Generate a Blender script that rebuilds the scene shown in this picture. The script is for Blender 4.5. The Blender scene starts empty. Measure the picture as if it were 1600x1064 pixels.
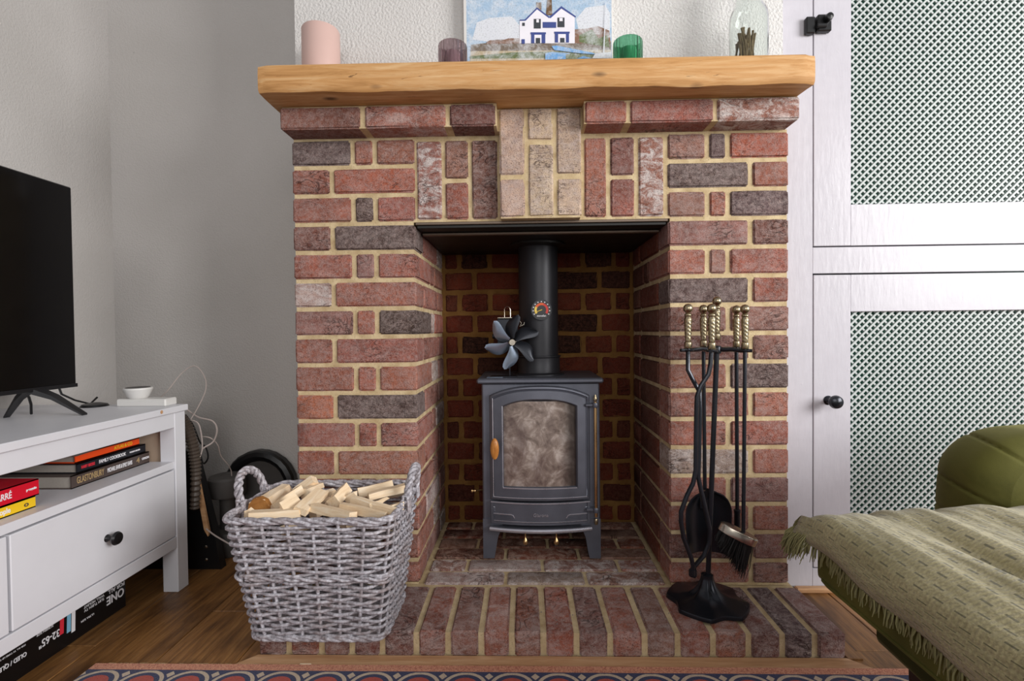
import bpy, bmesh, math, random
from mathutils import Vector, Matrix
random.seed(11)
R = random.uniform
scene = bpy.context.scene
COL = scene.collection
# ---------------------------------------------------------------- camera
FPX = 789.6
ROWS = ((0.99962, 0.02537, -0.01019), (0.00970, 0.01842, 0.99978), (-0.02555, 0.99951, -0.01817))
CAM = Vector((-0.0450, -1.3334, 0.7325))
cd = bpy.data.cameras.new('camera'); cam = bpy.data.objects.new('camera', cd); COL.objects.link(cam)
cd.sensor_width = 36.0; cd.lens = FPX / 1600 * 36; cd.clip_start = 0.01
r_, u_, f_ = [Vector(v).normalized() for v in ROWS]
cam.matrix_world = Matrix(((r_.x, u_.x, -f_.x, CAM.x), (r_.y, u_.y, -f_.y, CAM.y), (r_.z, u_.z, -f_.z, CAM.z), (0, 0, 0, 1)))
scene.camera = cam
def ray(px, py): return r_ * ((px - 800) / FPX) - u_ * ((py - 532) / FPX) + f_
def atX(px, py, x): d = ray(px, py); return CAM + d * ((x - CAM.x) / d.x)
def atY(px, py, y): d = ray(px, py); return CAM + d * ((y - CAM.y) / d.y)
def atZ(px, py, z): d = ray(px, py); return CAM + d * ((z - CAM.z) / d.z)
# ---------------------------------------------------------------- world, lights, exposure
w = bpy.data.worlds.new('room_light'); scene.world = w; w.use_nodes = True
w.node_tree.nodes['Background'].inputs[0].default_value = (0.97, 0.97, 1.0, 1)
w.node_tree.nodes['Background'].inputs[1].default_value = 0.38
def area(name, loc, target, sx, sy, power, col):
    l = bpy.data.lights.new(name, 'AREA'); l.shape = 'RECTANGLE'; l.size = sx; l.size_y = sy; l.energy = power; l.color = col
    o = bpy.data.objects.new(name, l); COL.objects.link(o); o.location = loc
    o.rotation_euler = (Vector(target) - Vector(loc)).to_track_quat('-Z', 'Y').to_euler(); return o
area('bay_window_light', (3.3, -2.2, 1.6), (-0.2, -0.6, 0.85), 2.0, 1.5, 172, (1.0, 0.985, 0.97))
area('far_window_light', (0.3, -3.7, 1.7), (0.0, 0.0, 0.7), 1.8, 1.3, 35, (1.0, 0.98, 0.95))  # added fill lamp behind the camera, not a window of the room
scene.view_settings.view_transform = 'Standard'
scene.view_settings.look = 'None'
scene.view_settings.exposure = 0.0
scene.view_settings.gamma = 1.0
scene.view_settings.use_curve_mapping = False
# ---------------------------------------------------------------- material helpers
def lin(h):
    h = h.lstrip('#'); v = [int(h[i:i + 2], 16) / 255 for i in (0, 2, 4)]
    return tuple(c / 12.92 if c <= .04045 else ((c + .055) / 1.055) ** 2.4 for c in v) + (1,)
class G:
    def __init__(s, name):
        s.m = bpy.data.materials.new(name); s.m.use_nodes = True; s.t = s.m.node_tree; s.b = s.t.nodes['Principled BSDF']
    def n(s, kind, props=None, **inp):
        nd = s.t.nodes.new('ShaderNode' + kind)
        for k, v in (props or {}).items(): setattr(nd, k, v)
        for k, v in inp.items():
            k = k.replace('_', ' ')
            key = int(k[1:]) if k[0] == 'i' and k[1:].isdigit() else k
            s.put(nd.inputs[key], v)
        return nd
    def put(s, sock, v):
        if isinstance(v, bpy.types.NodeSocket): s.t.links.new(v, sock)
        elif isinstance(v, bpy.types.Node): s.t.links.new(v.outputs[0], sock)
        else:
            if sock.type == 'RGBA' and len(v) == 3: v = tuple(v) + (1,)
            sock.default_value = v
    def math(s, op, a, b=0.0, c=0.0, clamp=False):
        return s.n('Math', {'operation': op, 'use_clamp': clamp}, i0=a, i1=b, i2=c).outputs[0]
    def mix(s, f, a, b, mode='MIX'):
        nd = s.n('Mix', {'data_type': 'RGBA', 'blend_type': mode})
        s.put(nd.inputs[0], f); s.put(nd.inputs[6], a); s.put(nd.inputs[7], b); return nd.outputs[2]
    def ramp(s, f, stops):
        nd = s.n('ValToRGB', Fac=f); e = nd.color_ramp.elements
        while len(e) < len(stops): e.new(0.5)
        for i, (p, c) in enumerate(stops):
            e[i].position = p; e[i].color = c if not isinstance(c, (int, float)) else (c, c, c, 1)
        return nd.outputs[0]
    def noise(s, vec, scale, detail=4, rough=.55, dist=0.0):
        return s.n('TexNoise', Vector=vec, Scale=scale, Detail=detail, Roughness=rough, Distortion=dist)
    def coord(s, which='Object'): return s.n('TexCoord').outputs[which]
    def maps(s, vec, sc=(1, 1, 1), rot=(0, 0, 0), loc=(0, 0, 0)):
        return s.n('Mapping', Vector=vec, Scale=sc, Rotation=rot, Location=loc).outputs[0]
    def bump(s, h, strength=.3, dist=.002, normal=None):
        nd = s.n('Bump', Height=h, Strength=strength, Distance=dist)
        if normal is not None: s.put(nd.inputs['Normal'], normal)
        return nd.outputs[0]
    def out(s, color=None, rough=None, metal=None, normal=None, **kw):
        if color is not None: s.put(s.b.inputs['Base Color'], color)
        if rough is not None: s.put(s.b.inputs['Roughness'], rough)
        if metal is not None: s.put(s.b.inputs['Metallic'], metal)
        if normal is not None: s.put(s.b.inputs['Normal'], normal)
        for k, v in kw.items(): s.put(s.b.inputs[k.replace('_', ' ')], v)
        return s.m
def plain(name, hexc, rough=.5, metal=0.0, var=.12, bump=.1, scale=60, **kw):
    g = G(name); c = g.coord(); nz = g.noise(c, scale, 5)
    base = lin(hexc); dk = tuple(x * (1 - var) for x in base[:3]) + (1,)
    lt = tuple(min(1, x * (1 + var)) for x in base[:3]) + (1,)
    return g.out(g.mix(nz.outputs[0], dk, lt), rough, metal, g.bump(nz.outputs[0], bump, .001) if bump else None, **kw)
M = {}
def m_brick(name='brick_clay', tint=None):
    g = G(name); oi = g.n('ObjectInfo'); c = g.coord()
    off = g.n('VectorMath', {'operation': 'SCALE'}, i0=g.n('CombineXYZ', X=oi.outputs['Random'], Y=g.math('MULTIPLY', oi.outputs['Random'], 7.3), Z=3.0).outputs[0], Scale=9.0)
    v = g.n('VectorMath', {'operation': 'ADD'}, i0=c, i1=off.outputs[0]).outputs[0]
    big = g.noise(v, 14, 5, .6, .6).outputs[0]; fine = g.noise(v, 420, 3, .7).outputs[0]; mid = g.noise(v, 90, 5, .7).outputs[0]
    sv = g.maps(v, (1, 1, 2.2), (0, .5, 0))
    cr = g.noise(sv, 13, 3, .5, 2.6).outputs[0]
    crease = g.ramp(g.math('ABSOLUTE', g.math('SUBTRACT', cr, .5)), [(0.0, 0.0), (.03, 1.0)])
    msk = g.ramp(g.noise(v, 8, 2).outputs[0], [(.5, 0.0), (.62, 1.0)])
    crease = g.mix(msk, (1, 1, 1, 1), crease)
    col = g.mix(g.ramp(big, [(.3, 0.0), (.7, 1.0)]), g.mix(1.0, oi.outputs['Color'], (.66, .58, .56, 1), 'MULTIPLY'), g.mix(1.0, oi.outputs['Color'], (1.28, 1.22, 1.2, 1), 'MULTIPLY'))
    col = g.mix(g.ramp(mid, [(.40, .0), (.68, .55)]), col, lin('#a3908c'))
    eff = g.math('MULTIPLY', g.ramp(g.noise(g.maps(v, (1, 1, 1.8)), 26, 6, .75, .8).outputs[0], [(.44, 0.0), (.6, 1.0)]), oi.outputs['Alpha'])
    col = g.mix(eff, col, lin('#cfc4c0'))
    col = g.mix(g.ramp(fine, [(.34, .8), (.46, .0)]), col, lin('#3a2320'))
    col = g.mix(g.ramp(fine, [(.56, .0), (.72, .5)]), col, lin('#cdb0a0'))
    col = g.mix(g.math('MULTIPLY', g.math('SUBTRACT', 1.0, crease), .75), col, lin('#33201d'))
    if tint: col = g.mix(1.0, col, tint, 'MULTIPLY')
    b = g.bump(fine, .9, .0018); b = g.bump(mid, .8, .004, b); b = g.bump(crease, .55, .004, b); b = g.bump(big, .5, .006, b)
    return g.out(col, .9, 0, b, Specular_IOR_Level=.25)
M['brick'] = m_brick(); M['brick_smoked'] = m_brick('smoke_stained_brick', (.56, .41, .34, 1)); M['brick_sooty'] = m_brick('sooty_brick', (.34, .17, .11, 1))  # middle smoke tint also carries shade painted into the right reveal
def m_mortar(name='lime_mortar', tint=(1, 1, 1, 1)):
    g = G(name); c = g.coord(); a = g.noise(c, 260, 4, .7).outputs[0]; b = g.noise(c, 30, 4).outputs[0]
    col = g.mix(g.ramp(b, [(.3, 0.0), (.7, 1.0)]), lin('#b49c76'), lin('#d6c29c'))
    col = g.mix(g.ramp(a, [(.3, .5), (.45, .0)]), col, lin('#7d6847'))
    col = g.mix(1.0, col, tint, 'MULTIPLY')
    return g.out(col, .95, 0, g.bump(b, .4, .004, g.bump(a, .6, .002)), Specular_IOR_Level=.2)
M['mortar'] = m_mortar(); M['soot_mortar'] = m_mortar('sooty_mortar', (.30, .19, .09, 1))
def m_plaster(name, hexc, dark, sc=150, st=.7):
    g = G(name); c = g.coord(); a = g.noise(c, sc, 3, .5).outputs[0]; d = g.noise(c, 1.6, 3).outputs[0]
    col = g.mix(g.ramp(d, [(.35, 0.0), (.7, 1.0)]), lin(dark), lin(hexc))
    sp = g.ramp(g.n('TexVoronoi', Vector=c, Scale=9.0).outputs[0], [(.012, 1.0), (.02, 0.0)])
    col = g.mix(g.math('MULTIPLY', sp, .6), col, lin('#6e6862'))
    return g.out(col, .75, 0, g.bump(g.ramp(a, [(.3, 0.0), (.7, 1.0)]), st, .0028), Specular_IOR_Level=.3)
M['plaster'] = m_plaster('embossed_white_wall', '#dcdad8', '#cfccc9')
M['plaster2'] = m_plaster('painted_alcove_wall', '#c6c2bf', '#b9b5b1', 190, .35)
def m_gloss_white():
    g = G('gloss_white_paint'); c = g.coord(); a = g.noise(g.maps(c, (14, 14, 3)), 6, 4).outputs[0]; d = g.noise(c, 40, 4).outputs[0]
    dots = g.ramp(g.n('TexVoronoi', Vector=c, Scale=26.0).outputs[0], [(.05, 1.0), (.08, 0.0)])
    return g.out(g.mix(d, lin('#bfbcc3'), lin('#cac7ce')), .2, 0, g.bump(dots, .15, .001, g.bump(a, .3, .002, g.bump(d, .12, .001))), Specular_IOR_Level=.17)
M['gloss'] = m_gloss_white()
M['lattice'] = plain('lattice_white_paint', '#bac0be', .45, 0, .06, .1, Specular_IOR_Level=.2)
M['green_cloth'] = plain('dark_green_backing', '#0a4f3e', .5, 0, .4, .2, 12)
M['gap'] = plain('dark_gap', '#2e2624', .8)
def m_floor():
    g = G('oak_plank'); c = g.coord(); oi = g.n('ObjectInfo')
    v = g.n('VectorMath', {'operation': 'ADD'}, i0=c, i1=g.n('CombineXYZ', X=g.math('MULTIPLY', oi.outputs['Random'], 31.0), Y=g.math('MULTIPLY', oi.outputs['Random'], 17.0), Z=0.0).outputs[0]).outputs[0]
    a = g.noise(g.maps(v, (34, 2.2, 1)), 2.2, 8, .65, .5).outputs[0]; k = g.noise(g.maps(v, (9, 2.2, 1)), 1.5, 4, .5, .8).outputs[0]; f = g.noise(g.maps(v, (260, 12, 1)), 2.0, 3).outputs[0]
    col = g.ramp(a, [(.25, lin('#4e321c')), (.5, lin('#8c6237')), (.75, lin('#b08350'))])
    col = g.mix(g.ramp(k, [(.5, 0.0), (.72, .85)]), col, lin('#452b1b'))
    col = g.mix(g.ramp(f, [(.3, .35), (.5, 0.0)]), col, lin('#3a2413'))
    col = g.mix(1.0, col, oi.outputs['Color'], 'MULTIPLY')
    return g.out(col, .42, 0, g.bump(a, .2, .001, g.bump(f, .2, .0006)))
M['floor'] = m_floor()
def m_wood(name, lo, mi, hi, sc=(2.5, 30, 30), knots=True, rough=.6):
    g = G(name); c = g.coord(); oi = g.n('ObjectInfo')
    c = g.n('VectorMath', {'operation': 'ADD'}, i0=c, i1=g.n('CombineXYZ', X=g.math('MULTIPLY', oi.outputs['Random'], 11.0), Y=g.math('MULTIPLY', oi.outputs['Random'], 7.0), Z=0.0).outputs[0]).outputs[0]
    a = g.noise(g.maps(c, sc), 2.2, 8, .65, .7).outputs[0]; f = g.noise(g.maps(c, tuple(x * 4 for x in sc)), 2.0, 4).outputs[0]
    col = g.ramp(a, [(.28, lin(lo)), (.48, lin(mi)), (.74, lin(hi))])
    col = g.mix(g.ramp(f, [(.3, .25), (.5, 0.0)]), col, lin(lo))
    if knots:
        kn = g.n('TexVoronoi', Vector=g.maps(c, (5.5, 11, 15)), Scale=1.0, Randomness=1.0).outputs[0]
        col = g.mix(g.ramp(kn, [(.04, .85), (.13, 0.0)]), col, lin('#4a2c15'))
        st = g.noise(g.maps(c, (9, 60, 60)), 1.6, 6, .6, 1.5).outputs[0]
        col = g.mix(g.ramp(st, [(.66, 0.0), (.72, .75)]), col, lin('#4b2f1a'))
    return g.out(col, rough, 0, g.bump(a, .35, .002, g.bump(f, .2, .0008)), Specular_IOR_Level=.3)
M['mantel'] = m_wood('reclaimed_pine', '#a27340', '#c5945e', '#dab586')
M['trim'] = m_wood('oak_trim', '#a27753', '#c0946c', '#d4ae88', knots=False, rough=.4)
M['log'] = m_wood('split_kindling', '#d9bc98', '#ead2b0', '#f4e6d0', sc=(6, 50, 50), knots=False)
M['log_bark'] = m_wood('rough_sawn_brown_log', '#6e4620', '#96632f', '#b07c42', sc=(40, 12, 12), knots=False)
def m_iron(name, hexc, rough, bump, metal=.5, spec=.5):
    g = G(name); c = g.coord(); a = g.noise(c, 500, 3, .6).outputs[0]; d = g.noise(c, 18, 4).outputs[0]
    b = lin(hexc)
    col = g.mix(d, tuple(x * .75 for x in b[:3]) + (1,), tuple(x * 1.25 for x in b[:3]) + (1,))
    return g.out(col, g.math('ADD', g.math('MULTIPLY', d, .15), rough - .07), metal, g.bump(a, bump, .0008), Specular_IOR_Level=spec)
M['stove'] = m_iron('stove_black_cast_iron', '#62646e', .4, .35, .55)
M['stove_edge'] = m_iron('worn_cast_edge', '#c6c5ce', .28, .2, .75)  # pale worn iron, edge highlights painted into its brightness
M['flue'] = m_iron('matt_black_flue_steel', '#2a2a2e', .42, .12, .4)
M['iron'] = m_iron('black_wrought_iron', '#2a2c32', .24, .2, .6)
M['steel_plate'] = m_iron('sooty_register_plate', '#15120f', .5, .2, .2)
M['dull_steel'] = m_iron('dull_steel_lintel_edge', '#6b5c50', .45, .3, .6)
M['brass'] = m_iron('aged_brass', '#a5977c', .28, .08, 1.0)
M['brass_rod'] = m_iron('brass_rod', '#c9a878', .28, .05, 1.0)
M['steel'] = m_iron('brushed_steel', '#b9b0a2', .25, .05, 1.0)
M['fan_blade'] = m_iron('blue_grey_anodised_blade', '#93a0b2', .3, .05, .8)  # paler blue-grey is a reflection painted into the blade colour
M['fan_dark'] = m_iron('black_anodised_fan', '#2b2d33', .3, .05, .6)
def m_soot():
    g = G('sooty_stove_glass'); c = g.coord(); a = g.noise(c, 26, 7, .7, .6).outputs[0]; b = g.noise(g.maps(c, (1, 1, .5)), 11, 3, .6, 1.2).outputs[0]
    x = g.n('SeparateXYZ', Vector=c).outputs
    edge = g.ramp(g.math('ABSOLUTE', g.math('ADD', x[0], .018)), [(.075, 0.0), (.108, .85)])
    col = g.ramp(a, [(.3, lin('#4a3b34')), (.5, lin('#8a7a70')), (.68, lin('#bdb0a8'))])
    col = g.mix(g.ramp(b, [(.45, 0.0), (.65, .55)]), col, lin('#4a3432'))
    col = g.mix(edge, col, lin('#1f1613'))
    return g.out(col, .35, 0, g.bump(a, .05, .001), Coat_Weight=.6, Coat_Roughness=.08)
M['soot'] = m_soot()
def m_wicker():
    g = G('grey_washed_willow'); c = g.coord(); a = g.noise(c, 120, 4, .6).outputs[0]; b = g.noise(c, 22, 3, .6).outputs[0]
    col = g.ramp(a, [(.28, lin('#645c5e')), (.5, lin('#a5a1a7')), (.72, lin('#d6d5dc'))])
    col = g.mix(g.ramp(b, [(.48, 0.0), (.7, .45)]), col, lin('#80685e'))
    return g.out(col, .6, 0, g.bump(a, .4, .001))
M['wicker'] = m_wicker()
M['white_stain'] = plain('white_stained_pine', '#d9d9de', .4, 0, .05, .12, 14)
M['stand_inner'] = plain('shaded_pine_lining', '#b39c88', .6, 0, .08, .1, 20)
M['tv'] = plain('tv_screen', '#08080a', .12, 0, 0, 0, 10)
M['tv_bezel'] = plain('tv_bezel', '#141417', .35, 0, 0, 0)
M['black'] = plain('black_plastic', '#121214', .35, 0, .1, .05)
M['grey_plastic'] = plain('dark_grey_plastic', '#4b4846', .55, 0, .1, .1)
M['white_plastic'] = plain('white_plastic', '#d4d2cf', .4, 0, .04, 0)
M['cable_white'] = plain('white_cable', '#b9aca6', .5, 0, .05, 0)
M['hose'] = plain('vacuum_hose_plastic', '#4a4038', .45, 0, .2, .1)
M['paper'] = plain('paper_pages', '#a9a29a', .9, 0, .1, .3, 200)
for nm, h, r in (('bk_brown', '#4b3f3b', .35), ('bk_black', '#1b1d24', .35), ('bk_orange', '#ee4d12', .5), ('bk_red', '#d1102a', .4), ('bk_yellow', '#eac01c', .4), ('box_black', '#0e0d0f', .35),
                 ('ink_white', '#e8e6ea', .6), ('ink_gold', '#a98f66', .5), ('ink_red', '#d93040', .5), ('ink_blue', '#7fb8d6', .5), ('candle_pink', '#c9a9a0', .45), ('wax', '#eeeceb', .5),
                 ('c_sky', '#b9cbdb', .8), ('c_cloud', '#dfe1e6', .8), ('c_house', '#e9e6ee', .8), ('c_navy', '#3e4c8a', .8), ('c_window', '#3b3f45', .8), ('c_beach', '#c3b49a', .8), ('c_wall', '#84776a', .8),
                 ('c_grass', '#75805b', .8), ('c_boat', '#7fb0de', .8), ('c_brown', '#8d6a55', .8), ('c_chimney', '#7a5f42', .8), ('canvas_edge', '#d9d6d2', .8), ('g_yellow', '#e8c85a', .5), ('g_orange', '#dc5a22', .5), ('g_red', '#c9332a', .5)):
    M[nm] = plain(nm + '_surface', h, r, 0, .1 if nm.startswith('c_') else .03, 0, 30)
def m_velvet(name, hexc, dk):
    g = G(name); c = g.coord(); a = g.noise(c, 9, 5, .6, .5).outputs[0]; f = g.noise(c, 600, 2).outputs[0]
    return g.out(g.mix(g.ramp(a, [(.3, 0.0), (.7, 1.0)]), lin(dk), lin(hexc)), .75, 0, g.bump(f, .2, .0008), Sheen_Weight=.35, Sheen_Roughness=.4, Sheen_Tint=lin('#a5a06a'), Specular_IOR_Level=.2)
M['velvet'] = m_velvet('olive_green_velvet', '#66642f', '#4c4b20')
M['velvet_dark'] = m_velvet('dark_olive_velvet', '#3b3f1b', '#2a2d12')
M['leg_wood'] = plain('dark_stained_leg', '#1c0f0a', .4, 0, .2, .1)
def m_throw():
    g = G('woven_olive_throw'); uv = g.coord('UV'); s = g.n('SeparateXYZ', Vector=uv).outputs
    # x = across (ribs), y = along; short raised dashes in staggered rows
    row = g.math('MULTIPLY', s[0], 62.0); fr = g.math('FRACT', row); ri = g.math('FLOOR', row)
    along = g.math('FRACT', g.math('ADD', g.math('MULTIPLY', s[1], 34.0), g.math('MULTIPLY', ri, .5)))
    dash = g.math('MULTIPLY', g.math('LESS_THAN', g.math('ABSOLUTE', g.math('SUBTRACT', fr, .5)), .075), g.math('LESS_THAN', along, .5))
    rib = g.math('SINE', g.math('MULTIPLY', s[0], 62 * 6.2832)); weft = g.math('SINE', g.math('MULTIPLY', s[1], 900.0))
    nz = g.noise(uv, 260, 4, .7).outputs[0]; big = g.noise(uv, 9, 3).outputs[0]
    col = g.mix(g.ramp(nz, [(.3, 0.0), (.7, 1.0)]), lin('#857d58'), lin('#bdb289'))
    col = g.mix(g.ramp(big, [(.35, .4), (.6, 0.0)]), col, lin('#766f49'))
    col = g.mix(g.math('MULTIPLY', dash, .72), col, lin('#3f3d24'))
    h = g.math('ADD', g.math('MULTIPLY', rib, .35), g.math('ADD', g.math('MULTIPLY', weft, .15), g.math('MULTIPLY', dash, -1.2)))
    return g.out(col, .95, 0, g.bump(nz, .6, .002, g.bump(h, .6, .002)), Sheen_Weight=.3, Specular_IOR_Level=.15)
M['throw'] = m_throw()
M['fringe'] = plain('throw_fringe_yarn', '#7f7a52', .95, 0, .25, .2, 90)
def m_rug():
    g = G('persian_rug_wool'); c = g.coord(); s = g.n('SeparateXYZ', Vector=c).outputs
    d = g.math('MULTIPLY', s[1], -1.0)  # metres in from the back edge
    nz = g.noise(c, 350, 3, .7).outputs[0]
    u = g.math('MULTIPLY', g.math('SUBTRACT', g.math('FRACT', g.math('DIVIDE', s[0], .097)), .5), .097)
    v = g.math('SUBTRACT', d, .064)
    rad = g.math('SQRT', g.math('ADD', g.math('MULTIPLY', g.math('MULTIPLY', u, u), .75), g.math('MULTIPLY', v, v)))
    au = g.math('ABSOLUTE', g.math('SUBTRACT', g.math('ABSOLUTE', u), .0485))
    star = g.math('LESS_THAN', g.math('ADD', au, g.math('MULTIPLY', g.math('ABSOLUTE', g.math('SUBTRACT', d, .036)), .9)), .009)
    navy = lin('#1a2350'); cream = lin('#c9b49c'); red = lin('#b2402f')
    col = g.mix(g.math('LESS_THAN', rad, .040), navy, cream)
    col = g.mix(g.math('LESS_THAN', rad, .033), col, navy)
    col = g.mix(g.math('LESS_THAN', rad, .024), col, red)
    col = g.mix(star, col, cream)
    col = g.mix(g.math('LESS_THAN', d, .025), col, navy)
    col = g.mix(g.math('LESS_THAN', d, .022), col, g.mix(g.ramp(nz, [(.4, 0.0), (.6, 1.0)]), lin('#c06a4c'), lin('#d99b78')))
    col = g.mix(g.math('GREATER_THAN', d, .10), col, lin('#8f3024'))
    col = g.mix(g.ramp(nz, [(.3, .4), (.5, 0.0)]), col, lin('#2a1a20'))
    return g.out(col, .95, 0, g.bump(nz, .8, .003), Sheen_Weight=.2)
M['rug'] = m_rug()
def m_paint(name, hexc):
    g = G(name); c = g.coord(); a = g.noise(c, 38, 6, .7, .5).outputs[0]; b_ = g.noise(c, 240, 4, .7).outputs[0]; p = lin(hexc)
    col = g.mix(g.ramp(a, [(.42, 0.0), (.66, .7)]), p, lin('#dcdfe4')); col = g.mix(g.ramp(b_, [(.36, .55), (.5, 0.0)]), col, tuple(x * .55 for x in p[:3]) + (1,))
    return g.out(col, .85, 0, g.bump(b_, .1, .0005))
for nm, h in (('c_sky', '#a3bdd6'), ('c_beach', '#b8a88c'), ('c_wall', '#776a5e'), ('c_grass', '#66724a'), ('c_brown', '#856452'), ('c_boat', '#6fa6dc'), ('c_cloud', '#d8dbe2'), ('c_chimney', '#6e5236')): M[nm] = m_paint('watercolour_' + nm[2:], h)
def m_glass(name, hexc, alpha_rough=.03):
    g = G(name); return g.out(lin(hexc), alpha_rough, 0, None, Transmission_Weight=1.0, IOR=1.3)
M['glass'] = m_glass('clear_glass', '#f6faf8'); M['glass_green'] = m_glass('green_ribbed_glass', '#6fb592', .1); M['glass_smoke'] = m_glass('smoky_mauve_ribbed_glass', '#b5a0a5', .1)
M['bristle'] = plain('black_bristle', '#0d0c0c', .6, 0, .4, .1, 200)
M['stalk'] = plain('dried_stalks', '#7d6c50', .9, 0, .5, .2, 90)
M['plank_edge'] = plain('ash_dust', '#77706a', .95, 0, .3, .3, 200)
# ---------------------------------------------------------------- mesh helpers
ORG = {}
class MB:
    def __init__(s): s.v = []; s.f = []; s.uv = None
    def add(s, vs, fs):
        o = len(s.v); s.v += [Vector(p) for p in vs]; s.f += [tuple(i + o for i in f) for f in fs]; return s
    def box(s, x0, x1, y0, y1, z0, z1, c=0.0):
        if c <= 0:
            return s.add([(x, y, z) for x in (x0, x1) for y in (y0, y1) for z in (z0, z1)], [(0, 1, 3, 2), (4, 6, 7, 5), (0, 4, 5, 1), (2, 3, 7, 6), (0, 2, 6, 4), (1, 5, 7, 3)])
        vs = []; idx = {}
        for i, x in enumerate((x0, x1)):
            for j, y in enumerate((y0, y1)):
                for k, z in enumerate((z0, z1)):
                    sx, sy, sz = (c, -c)[i], (c, -c)[j], (c, -c)[k]
                    idx[i, j, k] = len(vs)
                    vs += [(x, y + sy, z + sz), (x + sx, y, z + sz), (x + sx, y + sy, z)]
        fs = []
        I = lambda i, j, k, a: idx[i, j, k] + a
        fs += [(I(0, 0, 0, 0), I(0, 0, 1, 0), I(0, 1, 1, 0), I(0, 1, 0, 0)), (I(1, 0, 0, 0), I(1, 1, 0, 0), I(1, 1, 1, 0), I(1, 0, 1, 0))]
        fs += [(I(0, 0, 0, 1), I(1, 0, 0, 1), I(1, 0, 1, 1), I(0, 0, 1, 1)), (I(0, 1, 0, 1), I(0, 1, 1, 1), I(1, 1, 1, 1), I(1, 1, 0, 1))]
        fs += [(I(0, 0, 0, 2), I(0, 1, 0, 2), I(1, 1, 0, 2), I(1, 0, 0, 2)), (I(0, 0, 1, 2), I(1, 0, 1, 2), I(1, 1, 1, 2), I(0, 1, 1, 2))]
        for a in (0, 1):
            for b in (0, 1):
                fs += [(I(a, b, 0, 0), I(a, b, 1, 0), I(a, b, 1, 1), I(a, b, 0, 1)), (I(a, 0, b, 0), I(a, 1, b, 0), I(a, 1, b, 2), I(a, 0, b, 2)), (I(0, a, b, 1), I(1, a, b, 1), I(1, a, b, 2), I(0, a, b, 2))]
                for k in (0, 1): fs.append((I(a, b, k, 0), I(a, b, k, 1), I(a, b, k, 2)))
        return s.add(vs, fs)
    def tube(s, pts, r, n=8, closed=False, cap=True):
        pts = [Vector(p) for p in pts]; m = len(pts); rs = r if isinstance(r, (list, tuple)) else [r] * m
        vs = []; up = None
        for i, p in enumerate(pts):
            a = pts[(i - 1) % m] if (closed or i > 0) else p; b = pts[(i + 1) % m] if (closed or i < m - 1) else p
            t = (b - a).normalized()
            if up is None: up = Vector((0, 0, 1)) if abs(t.z) < .9 else Vector((0, 1, 0))
            u = (up - t * up.dot(t)).normalized(); up = u; w_ = t.cross(u)
            for k in range(n):
                an = 2 * math.pi * k / n; vs.append(p + (u * math.cos(an) + w_ * math.sin(an)) * rs[i])
        fs = []
        for i in range(m if closed else m - 1):
            j = (i + 1) % m
            for k in range(n): fs.append((i * n + k, i * n + (k + 1) % n, j * n + (k + 1) % n, j * n + k))
        if cap and not closed: fs += [tuple(range(n))[::-1], tuple(range((m - 1) * n, m * n))]
        return s.add(vs, fs)
    def lathe(s, prof, c, n=24, axis='z', twist=None):
        vs = []; m = len(prof)
        for i, (r, h) in enumerate(prof):
            for k in range(n):
                a = 2 * math.pi * k / n; rr = r * (twist(a, h) if twist else 1)
                x, y = rr * math.cos(a), rr * math.sin(a)
                vs.append({'z': (c[0] + x, c[1] + y, c[2] + h), 'y': (c[0] + x, c[1] + h, c[2] + y), 'x': (c[0] + h, c[1] + x, c[2] + y)}[axis])
        fs = [(i * n + k, i * n + (k + 1) % n, (i + 1) * n + (k + 1) % n, (i + 1) * n + k) for i in range(m - 1) for k in range(n)]
        if prof[0][0] > 1e-6: fs.append(tuple(range(n))[::-1])
        if prof[-1][0] > 1e-6: fs.append(tuple(range((m - 1) * n, m * n)))
        return s.add(vs, fs)
    def prism(s, pts, z0, z1, plane='xz'):
        # pts 2D outline; extruded along the third axis from z0 to z1
        def P(a, b, c): return {'xz': (a, c, b), 'xy': (a, b, c), 'yz': (c, a, b)}[plane]
        n = len(pts)
        return s.add([P(a, b, z0) for a, b in pts] + [P(a, b, z1) for a, b in pts],
                     [tuple(range(n)), tuple(range(n, 2 * n))[::-1]] + [(i, i + n, (i + 1) % n + n, (i + 1) % n) for i in range(n)])
    def grid(s, fn, nu, nv, closed_u=False):
        vs = [fn(i / (nu if closed_u else nu - 1), j / (nv - 1)) for i in range(nu) for j in range(nv)]
        fs = [(i * nv + j, ((i + 1) % nu) * nv + j, ((i + 1) % nu) * nv + j + 1, i * nv + j + 1) for i in range(nu if closed_u else nu - 1) for j in range(nv - 1)]
        return s.add(vs, fs)
    def xf(s, mat): s.v = [mat @ p for p in s.v]; return s
    def build(s, name, mat, parent=None, origin=None, smooth=35, kind=None, label=None):
        if parent is not None and origin is None: origin = ORG[parent]
        if origin is None:
            xs = [p.x for p in s.v]; ys = [p.y for p in s.v]; zs = [p.z for p in s.v]
            origin = Vector(((min(xs) + max(xs)) / 2, (min(ys) + max(ys)) / 2, min(zs)))
        origin = Vector(origin)
        me = bpy.data.meshes.new(name); me.from_pydata([p - origin for p in s.v], [], s.f)
        me.validate(); me.update()
        bm = bmesh.new(); bm.from_mesh(me); bmesh.ops.recalc_face_normals(bm, faces=bm.faces); bm.to_mesh(me); bm.free()
        if smooth:
            for p in me.polygons: p.use_smooth = True
            me.set_sharp_from_angle(angle=math.radians(smooth))
        me.materials.append(M[mat] if isinstance(mat, str) else mat)
        o = bpy.data.objects.new(name, me); COL.objects.link(o)
        if parent is not None: o.parent = parent; o.location = origin - ORG[parent]
        else: o.location = origin
        ORG[o] = origin
        if kind: o['kind'] = kind
        if label: o['label'] = label
        return o
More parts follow.
